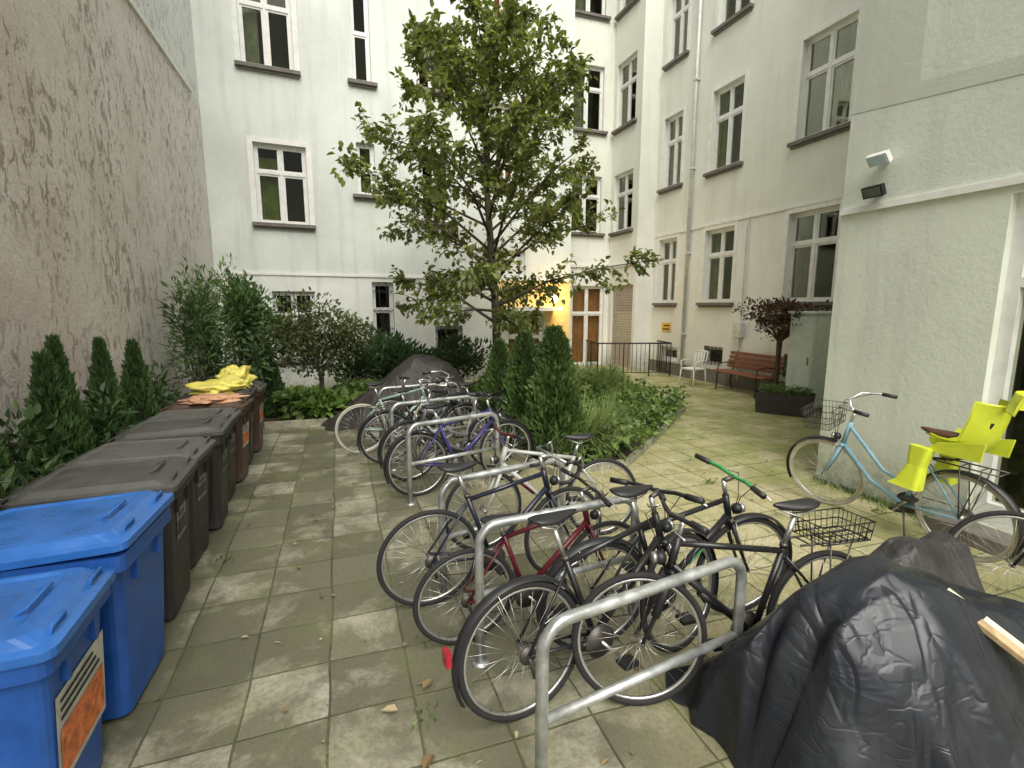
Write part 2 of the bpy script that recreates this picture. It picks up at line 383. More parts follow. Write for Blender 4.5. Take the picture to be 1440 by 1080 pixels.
pn = t.noise(v, 1.5, 9, .70, .3); tl = t.math('MULTIPLY', t.math('SUBTRACT', tile, .5), .09)
patch = t.ramp(t.math('ADD', pn, tl), [(.50, 0), (.64, 1)])
c = t.mix(t.math('MULTIPLY', patch, .85), dark, light)
pn2 = t.noise(v, 2.2, 7, .7)
cr = t.mix(t.ramp(t.math('ADD', pn2, tl), [(.38, 0), (.60, 1)]), (.36, .33, .14), (.62, .55, .36))
c = t.mix(right, c, cr)
moss = t.ramp(t.math('ADD', t.math('MULTIPLY', pn2, .6), t.math('MULTIPLY', pn, .4)), [(.49, 0), (.59, 1)])
wallm = t.ramp(t.math('MULTIPLY', x[0], .1), [(.38, 0), (.5, 1)])
c = t.mix(t.math('MULTIPLY', moss, t.math('ADD', t.math('MULTIPLY', right, .35), .35)), c, (.17, .19, .055))
fg = t.noise(v, 38, 5, .75)
c = t.mix(t.math('MULTIPLY', t.ramp(fg, [(.45, 0), (.70, 1)]), .55), c, (.085, .085, .055))
c = t.mix(t.math('MULTIPLY', t.math('MULTIPLY', wallm, .7), t.ramp(pn, [(.4, 0), (.58, 1)])), c, (.22, .25, .07))
c = t.mix(t.math('MULTIPLY', mort, .85), c, t.mix(t.ramp(pn2, [(.4, 0), (.6, 1)]), (.045, .043, .03), (.11, .13, .04)))
t.l(c, t.b.inputs['Base Color'])
t.l(t.ramp(pn, [(.4, .42), (.6, .8)]), t.b.inputs['Roughness'])
h = t.math('ADD', t.math('MULTIPLY', mort, -1.0), t.math('MULTIPLY', fg, .3)); h = t.math('ADD', h, t.math('MULTIPLY', tile, .3))
t.bump(h, .6, .012)
g = Acc()
g.add([(-150, -150, 0), (150, -150, 0), (150, 150, 0), (-150, 150, 0)], [(0, 1, 2, 3)]); g.obj('ground', [t.m])

M_soil = simple('soil', (.045, .035, .022), .95, var=.5, vs=8, bump=.8, bs=30)
M_kerb = simple('kerb_stone', (.30, .29, .21), .9, var=.35, dirt=(.10, .12, .04))
def bed(name, poly):
    a = Acc(); n = len(poly)
    cx = sum(p[0] for p in poly) / n; cyy = sum(p[1] for p in poly) / n
    ins = [(p[0] + (cx - p[0]) * .02, p[1] + (cyy - p[1]) * .02) for p in poly]
    a.add([(p[0], p[1], .05) for p in ins], [tuple(range(n))], 0)
    for i in range(n):
        p = Vector(poly[i] + (0,)); q = Vector(poly[(i + 1) % n] + (0,)); d = (q - p); L = d.length; d.normalize(); nn = Vector((d.y, -d.x, 0)); k = max(1, int(L / .8))
        for j in range(k):
            p0 = p + d * (L * j / k + .006); p1 = p + d * (L * (j + 1) / k - .006); z = .09 + U(-.01, .01)
            b = [p0 - nn * .035, p1 - nn * .035, p1 + nn * .035, p0 + nn * .035]
            a.loft([[(v.x, v.y, 0) for v in b], [(v.x, v.y, z) for v in b]], 1)
    return a.obj(name, [M_soil, M_kerb], None, .008)
bedpoly = [(2.35, 5.2), (3.35, 5.25), (4.1, 5.9), (6.2, 7.8), (6.0, 10.4), (2.7, 11.6), (2.3, 8.2), (2.05, 6.2)]
bed('planting_bed', bedpoly)
bed('planting_bed', [(-2.4, 8.9), (-.1, 8.9), (.2, 9.7), (2.6, 9.9), (2.9, 12.9), (-2.4, 12.45)])
bed('planting_bed', [(-2.45, .2), (-2.02, .2), (-2.02, 8.85), (-2.45, 8.85)])

# ------------------------------------------------------------ vegetation
class Leaves:
    def __init__(s): s.v = []; s.f = []
    def leaf(s, p, d, up, L, w, fold=.25):
        d = d.normalized(); sd = d.cross(up)
        if sd.length < 1e-4: sd = d.cross(Vector((1, 0, .3)))
        sd.normalize(); nn = sd.cross(d); o = len(s.v)
        s.v += [p[:], (p + d * L * .45 + sd * w * .5 + nn * w * fold)[:], (p + d * L - nn * L * .12)[:], (p + d * L * .45 - sd * w * .5 + nn * w * fold)[:]]
        s.f += [(o, o + 1, o + 2), (o, o + 2, o + 3)]
    def leaf6(s, p, d, up, L, w, fold=.2):
        """broad pointed leaf, six outline points, folded along the midrib"""
        d = d.normalized(); sd = d.cross(up)
        if sd.length < 1e-4: sd = d.cross(Vector((1, 0, .3)))
        sd.normalize(); nn = sd.cross(d); o = len(s.v)
        s.v += [p[:], (p + d * L * .28 + sd * w * .5 + nn * w * fold)[:], (p + d * L * .68 + sd * w * .40 + nn * w * fold * .6 - nn * L * .05)[:], (p + d * L - nn * L * .16)[:],
                (p + d * L * .68 - sd * w * .40 + nn * w * fold * .6 - nn * L * .05)[:], (p + d * L * .28 - sd * w * .5 + nn * w * fold)[:]]
        s.f += [(o, o + 1, o + 2, o + 3), (o, o + 3, o + 4, o + 5)]
    def blade(s, p, d, L, w, droop, n=4):
        sd = d.cross(Vector((0, 0, 1))).normalized(); o = len(s.v); q = p.copy(); dd = d.normalized()
        for i in range(n + 1):
            ww = w * (1 - i / n) * .5 + .0008
            s.v += [(q - sd * ww)[:], (q + sd * ww)[:]]
            dd = (dd + Vector((0, 0, -droop))).normalized(); q = q + dd * (L / n)
        for i in range(n): s.f.append((o + 2 * i, o + 2 * i + 1, o + 2 * i + 3, o + 2 * i + 2))
    def mesh(s, name, mat, parent=None):
        me = bpy.data.meshes.new(name); me.from_pydata(s.v, [], s.f); me.materials.append(mat); me.update()
        ob = bpy.data.objects.new(name, me)
        C.objects.link(ob)
        if parent: ob.parent = parent
        return ob
def rdir():
    z = U(-1, 1); a = U(0, 2 * pi); r = math.sqrt(1 - z * z); return Vector((r * cos(a), r * sin(a), z))
F_tree = foliage('tree_leaves', [(.08, .11, .028), (.14, .18, .05), (.21, .245, .075), (.31, .32, .11)], .42)
F_dark = foliage('dark_leaves', [(.03, .065, .022), (.055, .115, .04), (.10, .16, .065)], .2, .35)
F_light = foliage('light_leaves', [(.07, .13, .03), (.14, .23, .055), (.23, .31, .09)], .35)
F_mid = foliage('mid_leaves', [(.045, .095, .035), (.09, .165, .055), (.17, .24, .09)], .3)
F_thuja = foliage('conifer_sprays', [(.035, .075, .022), (.065, .13, .035), (.12, .20, .06)], .2, .6)
F_thuja2 = foliage('conifer_sprays_warm', [(.045, .095, .02), (.085, .155, .035), (.14, .21, .055)], .2, .6)
F_red = foliage('maple_leaves', [(.06, .03, .025), (.11, .055, .04), (.09, .08, .035)], .3)
F_grass = foliage('grass_blades', [(.12, .19, .05), (.20, .28, .08), (.32, .37, .16)], .3)
F_dead = foliage('fallen_leaf', [(.20, .15, .05), (.34, .26, .13), (.18, .11, .05), (.5, .42, .25)], .1)
M_bark = simple('bark', (.10, .085, .06), .95, var=.5, vs=14, bump=.9, bs=40)

def shrub(name, c, r, n, L, w, mat, upbias=.4, stemmat=M_bark, lumps=9, trunk_h=None):
    e = empty(name, c); a = Acc(); lv = Leaves()
    cen = []
    for i in range(lumps):
        d = rdir(); k = U(.35, .85); cen.append((Vector((d.x * r[0] * k, d.y * r[1] * k, r[2] + d.z * r[2] * k * .9)), U(.28, .55)))
    base = trunk_h or 0
    for cc, k in cen:
        if base: p0 = Vector((0, 0, 0)); pm = Vector((U(-.03, .03), U(-.03, .03), base)); a.tube([p0, pm, pm.lerp(cc + Vector((0, 0, base)), .5) + Vector((0, 0, -.05)), cc + Vector((0, 0, base))], [.03, .022, .012, .004], 0, 5)
        else: a.tube([Vector((U(-.08, .08), U(-.08, .08), 0)), cc * .5 + Vector((0, 0, .03)), cc], [.014, .009, .004], 0, 5)
    for i in range(n):
        cc, k = random.choice(cen); d = rdir(); rr = (R() ** .45) * k
        p = cc + Vector((d.x * r[0] * rr, d.y * r[1] * rr, d.z * r[2] * rr)) * 1.15 + Vector((0, 0, base))
        if p.z < .03: p.z = U(.03, .15)
        dd = (d * .8 + rdir() * .6 + Vector((0, 0, upbias)))
        s = U(.65, 1.25); (lv.leaf6 if w / L > .4 else lv.leaf)(p, dd, rdir() + Vector((0, 0, 1.2)), L * s, w * s)
    a.obj('stems', [stemmat], e); lv.mesh('foliage', mat, e); return e

# ---- the big tree
tree = empty('courtyard_tree', (2.80, 9.0, 0)); ta = Acc(); tl = Leaves()
def env(z):
    pts = [(1.1, .1), (1.6, .95), (2.1, 1.9), (2.7, 2.7), (3.3, 2.95), (3.8, 2.8), (4.6, 2.4), (5.4, 2.0), (6.1, 1.5), (6.8, .85), (7.35, .2)]
    for i in range(len(pts) - 1):
        if pts[i][0] <= z <= pts[i + 1][0]:
            f = (z - pts[i][0]) / (pts[i + 1][0] - pts[i][0]); return pts[i][1] * (1 - f) + pts[i + 1][1] * f
    return .05
tp = []; TH = 7.05
for i in range(14):
    z = TH * i / 13; tp.append(Vector((.06 * sin(z * 1.1) - .03 * z, .05 * sin(z * .9 + 1), z)))
tr_r = [(.085 * (1 - i / 14) ** .8 + .008) * (1.35 if i == 0 else 1) for i in range(14)]
ta.tube(tp, tr_r, 0, 10)
def tpos(z):
    k = z / TH * 13; i = int(min(k, 12)); return tp[i].lerp(tp[i + 1], k - i), tr_r[i]
def twig_leaves(p0, p1, n, spread=.13):
    ax = (p1 - p0).normalized()
    for i in range(n):
        f = U(.1, 1.08); p = p0.lerp(p1, f) + rdir() * U(0, spread)
        d = (ax * .7 + rdir() * .9 + Vector((0, 0, -.3))); s = U(.7, 1.25)
        tl.leaf6(p, d, Vector((0, 0, 1)) + rdir() * .7, .115 * s, .066 * s)
nl = 58
for i in range(nl):
    z0 = 1.6 + (6.6 - 1.6) * (i / nl) ** 1.05; p0, r0 = tpos(z0); az = i * 2.399 + U(-.3, .3)
    rise = U(.35, 1.0) if z0 > 2.5 else U(-.15, .5)
    ez = min(7.15, z0 + rise * max(.5, env(min(7.0, z0 + .7)) * .8)); ln = env(ez) * U(.7, 1.08)
    out = Vector((cos(az), sin(az), 0)); end = Vector((out.x * ln - .15, out.y * ln, ez)); L = (end - p0).length
    pts = [p0]; m1 = p0.lerp(end, .35) + Vector((0, 0, .12 * L * .5)); m2 = p0.lerp(end, .7) + Vector((U(-.1, .1), U(-.1, .1), .1 * L * .5)); pts += [m1, m2, end]
    rb = max(.012, r0 * .42); ta.tube(pts, [rb, rb * .7, rb * .42, .004], 0, 6)
    nt_ = int(5 + L * 6.5)
    for k in range(nt_):
        f = U(.25, 1.0); q = p0.lerp(m1, f / .35) if f < .35 else (m1.lerp(m2, (f - .35) / .35) if f < .7 else m2.lerp(end, (f - .7) / .3))
        d = (end - p0).normalized() * .8 + rdir() * .9 + Vector((0, 0, .1)); tlng = U(.25, .62) * (1.15 - .4 * f); q2 = q + d.normalized() * tlng
        rad = math.hypot(q2.x, q2.y)
        if rad > env(max(1.2, min(7.3, q2.z))) * 1.12 + .1: q2 = q + (q2 - q) * .4
        mid = q.lerp(q2, .5) + rdir() * .03
        ta.tube([q, mid, q2], [.007, .005, .002], 0, 4)
        twig_leaves(q, q2, random.randint(12, 20))
for k in range(26):
    z = U(6.1, 7.0); q, _ = tpos(z); d = rdir() + Vector((0, 0, .8)); q2 = q + d.normalized() * U(.2, .45); ta.tube([q, q2], [.006, .002], 0, 4); twig_leaves(q, q2, 11)
ta.obj('trunk', [M_bark], tree); tl.mesh('foliage', F_tree, tree)

# ---- conifers
def conifer_mesh(n, H=1.0, Rr=.27, L=.10, seed=1, point=.62):
    random.seed(seed); lv = Leaves()
    for i in range(n):
        z = (R() ** .8) * .97; a = U(0, 2 * pi)
        prof = math.sin(min(1, (z + .06) * 3.2) * pi / 2) * (1 - z) ** point
        bump = 1 + .38 * noise.noise(Vector((cos(a) * 2.2, sin(a) * 2.2, z * 7 + seed)))
        rr = Rr * prof * bump * U(.62, 1.05); p = Vector((cos(a) * rr, sin(a) * rr, z * H))
        out = Vector((cos(a), sin(a), 0)); d = out * U(.2, .8) + Vector((0, 0, U(.5, 1.1))) + rdir() * .35
        tang = Vector((-sin(a), cos(a), 0)); up = tang + rdir() * .6 if R() < .5 else out + rdir() * .5
        s = U(.6, 1.25) * (1 - .35 * z); lv.leaf(p, d, up, L * s, L * .40 * s, .1)
    return lv
def conifers(name, lst, mat, n=3600, seeds=(1,), L=.10, Rr=.27, point=.62):
    for k, (x, y, h, wd) in enumerate(lst):
        lv = conifer_mesh(n, 1.0, Rr, L, seeds[0] + k * 3, point); e = empty(name, (x, y, .03)); a = Acc()
        a.tube([(0, 0, 0), (0, 0, h * .9)], [.03, .006], 0, 6); a.obj('trunk', [M_bark], e); o = lv.mesh('foliage', mat, e); o.scale = (h * wd, h * wd, h)
conifers('thuja_conifer', [(2.55, 5.75, 1.72, .92), (2.45, 6.55, 1.62, .88), (2.35, 7.4, 1.45, .82)], F_thuja2, 7500, (11,), .07, .27)
conifers('thuja_conifer', [(-2.22, 3.0, 1.48, .75), (-2.2, 3.95, 1.5, .72), (-2.15, 4.75, 1.62, .68), (-2.25, 5.15, 1.72, .55), (-2.2, 5.85, 1.66, .55), (-2.18, 6.6, 1.6, .62), (-2.2, 2.3, 1.35, .95), (-2.2, 2.65, 1.25, .95), (-1.2, 9.6, 1.25, .9)], F_thuja, 4600, (41,), .075, .27, .85)
random.seed(99)
shrub('cherry_laurel_bush', (-2.15, 4.35, .1), (.25, .4, .58), 900, .10, .045, F_mid)
shrub('cherry_laurel_bush', (-2.15, 5.5, .1), (.25, .4, .58), 900, .10, .045, F_mid)
shrub('cherry_laurel_bush', (-2.15, 3.45, .1), (.25, .35, .55), 900, .10, .045, F_mid)
shrub('cherry_laurel_bush', (-2.1, 7.3, .1), (.25, .5, .6), 900, .10, .045, F_mid)
shrub('bamboo_shrub', (-1.95, 8.3, .1), (.42, .6, 1.35), 2600, .12, .03, F_mid, lumps=14)
shrub('elder_shrub', (-1.45, 9.7, .1), (.65, .7, 1.2), 3000, .11, .05, F_mid, lumps=14)
shrub('bamboo_shrub', (-1.9, 11.2, .1), (.6, .7, 1.4), 1800, .12, .03, F_light, lumps=12)
shrub('japanese_maple_shrub', (-.35, 9.7, .1), (1.0, .7, .65), 4200, .075, .045, foliage('maple_green', [(.07, .10, .035), (.12, .16, .06), (.18, .18, .09)], .3), lumps=16, trunk_h=.7)
shrub('rhododendron_bush', (1.05, 10.9, .1), (1.15, .8, .72), 3600, .15, .05, F_dark, lumps=16, upbias=.8)
shrub('rhododendron_bush', (2.55, 11.3, .1), (.8, .6, .6), 1800, .13, .05, F_dark, lumps=12, upbias=.8)
shrub('leafy_groundcover', (-.55, 9.2, .05), (.75, .35, .26), 900, .17, .12, F_light, lumps=10)
shrub('leafy_groundcover', (.5, 9.9, .05), (.6, .5, .3), 800, .13, .09, F_light, lumps=10)
shrub('hydrangea_bush', (3.5, 8.4, .05), (.8, .7, .55), 2000, .10, .06, F_tree, lumps=12)
shrub('hydrangea_bush', (4.3, 10.2, .05), (1.2, .8, .6), 2200, .10, .06, F_light, lumps=14)
shrub('red_leaf_shrub', (3.95, 9.2, .05), (.5, .5, .65), 1200, .09, .05, F_red, lumps=9)
shrub('lavender_bush', (4.9, 8.9, .05), (.7, .7, .45), 2200, .12, .018, F_grass, lumps=12, upbias=1.3)
def inpoly(x, y, P):
    c = False; j = len(P) - 1
    for i in range(len(P)):
        if (P[i][1] > y) != (P[j][1] > y) and x < (P[j][0] - P[i][0]) * (y - P[i][1]) / (P[j][1] - P[i][1]) + P[i][0]: c = not c
        j = i
    return c
gc = Leaves()
for i in range(10500):
    x = U(2.2, 6.3); y = U(5.2, 11.3)
    if not inpoly(x - .05, y + .05, bedpoly): continue
    h = .10 + .45 * max(0, noise.noise(Vector((x * 1.6, y * 1.6, 3))) + .45); h *= .5 + .5 * min(1, (x - 2.2) / 1.2)
    z = .05 + h * R() ** .5; d = rdir() * 1.0 + Vector((0, 0, .3)); s = U(.6, 1.3)
    gc.leaf6(Vector((x, y, z)), d, Vector((0, 0, 1)) + rdir() * .4, .10 * s, .065 * s)
gc.mesh('groundcover_foliage', F_light)
def tuft(name, c, n, L, w, droop, mat=F_grass):
    lv = Leaves()
    for i in range(n):
        a = U(0, 2 * pi); r = U(0, .12); d = Vector((cos(a) * U(.15, .75), sin(a) * U(.15, .75), 1))
        lv.blade(Vector((cos(a) * r, sin(a) * r, .04)), d, L * U(.6, 1.1), w, droop * U(.6, 1.3), 6)
    o = lv.mesh(name, mat); o.location = c; return o
tuft('ornamental_grass', (3.0, 5.85, .02), 460, 1.05, .015, .26); tuft('ornamental_grass', (3.45, 6.1, .02), 260, .82, .013, .22)
tuft('ornamental_grass', (3.9, 6.7, .02), 220, .7, .014, .2); tuft('ornamental_grass', (5.0, 8.0, .02), 180, .6, .012, .2)
lt = Leaves()
for i in range(420):
    x = U(-1, 6); y = U(1.3, 9.5)
    if inpoly(x, y, bedpoly): continue
    lt.leaf6(Vector((x, y, .012 + R() * .012)), Vector((U(-1, 1), U(-1, 1), U(-.05, .15))), Vector((0, 0, 1)) + rdir() * .3, U(.015, .055), U(.01, .03), .2)
for q in ((.18, 2.25), (.3, 1.95), (.32, 2.35)):
    lt.leaf6(Vector((q[0], q[1], .02)), Vector((U(-1, 1), U(-1, 1), .1)), Vector((0, 0, 1)), .085, .05)
lt.mesh('fallen_leaves', F_dead)
wd = Leaves()
for (cx, cyy, n) in ((.3, 2.18, 16), (.42, 2.75, 12), (1.2, 2.9, 16), (-.95, 4.2, 14), (-.98, 5.6, 14), (.75, 3.8, 14), (2.0, 3.4, 20), (3.9, 4.4, 24), (4.9, 3.2, 30), (5.0, 2.4, 26), (2.3, 4.9, 30)):
    for i in range(n): wd.leaf(Vector((cx + U(-.06, .06), cyy + U(-.06, .06), .008)), rdir() + Vector((0, 0, .8)), Vector((0, 0, 1)), U(.02, .045), U(.012, .022))
for i in range(1500):
    y = U(1.0, 4.1); x = 5.18 - abs(random.gauss(0, .07)); wd.leaf(Vector((x, y, .0)), rdir() * .5 + Vector((0, 0, 1)), rdir(), U(.02, .07), .008)
# tiny moss tufts in the paving joints
for i in range(2600):
    x = U(-.9, 5.0); y = U(1.6, 8.5)
    if R() < .5: x = round((x + .53) / .41) * .41 - .53 - .022
    else: y = round((y + .1) / .41) * .41 - .1 - .022
    if noise.noise(Vector((x * .8, y * .8, 9))) < .02: continue
    wd.leaf(Vector((x + U(-.012, .012), y + U(-.012, .012), .0)), rdir() + Vector((0, 0, .9)), rdir(), U(.008, .022), U(.004, .010))
wd.mesh('paving_weeds', F_light)

# ------------------------------------------------------------ bins
def plastic(name, col, rough=.42):
    return simple(name, col, rough, var=.22, vs=5, dirt=tuple(.6 * c + .12 for c in col))
P_blue = plastic('blue_plastic', (.018, .095, .38)); P_black = plastic('black_plastic', (.030, .027, .025), .5); P_brown = plastic('brown_plastic', (.075, .042, .028))
P_lidgrey = plastic('grey_lid_plastic', (.075, .075, .068), .45); P_lidgrey2 = plastic('light_grey_lid_plastic', (.105, .105, .095), .5); P_bluelid = plastic('blue_lid_plastic', (.03, .145, .47), .3)
M_rub = simple('rubber', (.015, .015, .015), .75)
M_label = simple('label_white', (.55, .53, .48), .6, dirt=(.2, .2, .2)); M_labo = simple('label_orange', (.70, .19, .06), .6, var=.5, vs=22, dirt=(.6, .6, .55))
M_label2 = simple('label_worn', (.22, .21, .19), .6, var=.5, vs=25, dirt=(.05, .05, .05))
def bin_(y, w=.58, d=.70, h=.86, body=P_black, lid=P_lidgrey, label=None, lidtilt=0, yaw=0, xf=-1.05, name='wheelie_bin', sticker=False):
    a = Acc(); r = .05
    rings = [rrect(-d / 2 + .12, d / 2 - .07, -w / 2 + .085, w / 2 - .085, r, .03), rrect(-d / 2 + .02, d / 2 - .02, -w / 2 + .045, w / 2 - .045, r, h - .1),
             rrect(-d / 2 + .02, d / 2 - .02, -w / 2 + .045, w / 2 - .045, r, h - .09), rrect(-d / 2, d / 2 + .012, -w / 2 + .012, w / 2 - .012, r, h - .08), rrect(-d / 2, d / 2 + .012, -w / 2 + .012, w / 2 - .012, r, h)]
    a.loft(rings, 0)
    for s in (-1, 1):
        a.box((d / 2 - .035, s * w * .2 - .012, h - .2), (d / 2 - .005, s * w * .2 + .012, h - .07), 0)
        a.tube([(-d / 2 + .07, s * (w / 2 - .09), .1), (-d / 2 + .07, s * (w / 2 - .03), .1)], .1, 2, 18)
        a.tube([(-d / 2 + .07, s * (w / 2 - .032), .1), (-d / 2 + .07, s * (w / 2 - .024), .1)], .05, 3, 12)
    a.tube([(-d / 2 + .07, -w / 2 + .05, .1), (-d / 2 + .07, w / 2 - .05, .1)], .012, 3, 8)
    base = a.T
    a.T = Matrix.Translation((-d / 2, 0, h + .004)) @ Matrix.Rotation(-radians(lidtilt), 4, 'Y')
    L = d + .035
    a.loft([rrect(-.02, L, -w / 2 + .002, w / 2 - .002, .05, -.015), rrect(-.02, L, -w / 2 + .002, w / 2 - .002, .05, .018), rrect(.005, L - .03, -w / 2 + .025, w / 2 - .025, .05, .03),
            rrect(.03, L - .08, -w / 2 + .05, w / 2 - .05, .06, .062), rrect(.06, L - .13, -w / 2 + .08, w / 2 - .08, .06, .068), rrect(.075, L - .145, -w / 2 + .095, w / 2 - .095, .05, .058), rrect(.12, L - .19, -w / 2 + .14, w / 2 - .14, .04, .062)], 1)
    if sticker:
        a.add([(.30, -.02, .0645), (.34, .10, .0645), (.26, .13, .0645), (.22, .01, .0645)], [(0, 1, 2, 3)], 4)
    for s in (-1, 1):
        yy = s * w * .27
        a.tube([(L - .045, yy - .05, .02), (L - .035, yy - .05, .06), (L - .035, yy + .05, .06), (L - .045, yy + .05, .02)], .009, 1, 6)
    a.tube([(L - .2, -.09, .055), (L - .15, -.09, .082), (L - .15, .09, .082), (L - .2, .09, .055)], .009, 1, 6)
    for s in (-1, 1): a.tube([(.0, s * w * .3 - .05, .02), (.0, s * w * .3 + .05, .02)], .022, 1, 8)
    a.T = base
    a.tube([(-d / 2 + .01, -w / 2 + .06, h - .03), (-d / 2 - .07, -w / 2 + .07, h + .005), (-d / 2 - .07, w / 2 - .07, h + .005), (-d / 2 + .01, w / 2 - .06, h - .03)], .015, 0, 8)
    if label:
        z0, z1, y0, y1 = label; sl = (.05) / (h - .13); xx = lambda z: d / 2 - .07 + sl * (z - .03) + .004
        a.add([(xx(z0), y0, z0), (xx(z0), y1, z0), (xx(z1), y1, z1), (xx(z1), y0, z1)], [(0, 1, 2, 3)], 4)
        zm = z0 + (z1 - z0) * .62
        a.add([(xx(z0 + .03) + .003, y0 + .02, z0 + .03), (xx(z0 + .03) + .003, y1 - .02, z0 + .03), (xx(zm) + .003, y1 - .02, zm), (xx(zm) + .003, y0 + .02, zm)], [(0, 1, 2, 3)], 5)
        for k in range(3):
            zz = zm + .03 + k * .035
            if zz + .015 < z1: a.add([(xx(zz) + .003, y0 + .03, zz), (xx(zz) + .003, y1 - .05 - k * .03, zz), (xx(zz + .014) + .003, y1 - .05 - k * .03, zz + .014), (xx(zz + .014) + .003, y0 + .03, zz + .014)], [(0, 1, 2, 3)], 2)
    big = body in (P_blue, P_brown)
    ob = a.obj(name, [body, lid, M_rub, M_iron, M_label if big else M_label2, M_labo if big else P_black], None, .006)
    ob.location = (xf - d / 2, y, 0); ob.rotation_euler = (0, 0, radians(yaw)); return ob
bin_(2.2, .60, .74, .84, P_blue, P_bluelid, (.25, .62, -.2, .22), yaw=2, xf=-1.0, sticker=True)
bin_(2.9, .68, .78, .88, P_blue, P_bluelid, lidtilt=3, yaw=-2, xf=-.98)
bin_(3.66, .62, .76, .90, P_black, P_lidgrey, (.5, .7, -.12, .1), yaw=1.5, xf=-1.02)
bin_(4.36, .62, .76, .87, P_black, P_lidgrey2, (.5, .68, -.1, .12), yaw=-2, xf=-1.06)
bin_(5.04, .60, .74, .89, P_black, P_lidgrey, (.5, .68, -.1, .12), yaw=2, xf=-1.03, lidtilt=1.5)
bin_(5.70, .58, .72, .86, P_black, P_lidgrey2, (.5, .68, -.1, .12), yaw=-1, xf=-1.08)
bin_(6.33, .56, .72, .88, P_brown, P_brown, (.4, .65, -.15, .15), yaw=-3, xf=-1.05)
bin_(6.96, .56, .72, .88, P_black, P_black, (.4, .65, -.15, .15), yaw=2, lidtilt=3, xf=-1.08)
bin_(7.58, .56, .70, .88, P_brown, P_lidgrey, (.4, .65, -.15, .15), yaw=-1)
def crumple(name, c, r, mat, amp=.35, fq=3.5, nu=40, nv=22, rot=0):
    a = Acc(); sd = U(0, 50)
    def fn(p):
        q = Vector((p.x / r[0], p.y / r[1], p.z / r[2])); k = 1 + amp * (abs(noise.noise(q * fq * .5 + Vector((sd, 0, 0)))) * 1.6 - .3) + amp * .4 * noise.noise(q * fq * 2 + Vector((0, sd, 0)))
        p = p * k
        if p.z < -r[2] * .55: p.z = -r[2] * .55
        return p
    a.ell((0, 0, r[2] * .55), r, 0, nu, nv, fn); o = a.obj(name, [mat]); o.location = c; o.rotation_euler = (0, 0, rot); return o
M_sack = simple('yellow_sack', (.80, .72, .16), .35, var=.2); M_paper = simple('orange_paper', (.62, .34, .20), .6, var=.3)
crumple('yellow_sack', (-1.4, 6.95, .96), (.28, .34, .09), M_sack, .5); crumple('yellow_sack', (-1.35, 7.5, .95), (.2, .2, .15), M_sack, .5)
crumple('paper_bundle', (-1.38, 6.33, .945), (.28, .24, .04), M_paper, .5)

# ------------------------------------------------------------ bike racks
M_galv = simple('galvanised_steel', (.56, .58, .57), .38, .75, var=.35, vs=9)
def rack(p, q, h=.82):
    p = Vector(p + (0,)); q = Vector(q + (0,)); d = (q - p); L = d.length; a = Acc(); r = .11; pts = [(0, 0, -.02), (0, 0, h - r)]
    for k in range(1, 7): an = pi - pi / 2 * k / 6; pts.append((r + r * cos(an), 0, h - r + r * sin(an)))
    for k in range(0, 7): an = pi / 2 - pi / 2 * k / 6; pts.append((L - r + r * cos(an), 0, h - r + r * sin(an)))
    pts.append((L, 0, -.02)); a.tube(pts, .025, 0, 12); a.tube([(.02, 0, .42), (L - .02, 0, .42)], .02, 0, 10)
    for x in (0, L): a.tube([(x, 0, .0), (x, 0, .012)], .05, 0, 12)
    o = a.obj('bike_rack', [M_galv]); o.location = p; o.rotation_euler = (0, 0, math.atan2(d.y, d.x)); return o
rack((.66, 1.56), (1.76, 1.73)); rack((.66, 2.46), (1.70, 2.55)); rack((.60, 3.2), (1.60, 3.42)); rack((.60, 4.9), (1.62, 5.2)); rack((.5, 7.3), (1.7, 7.5)); rack((.55, 6.05), (1.65, 6.3))

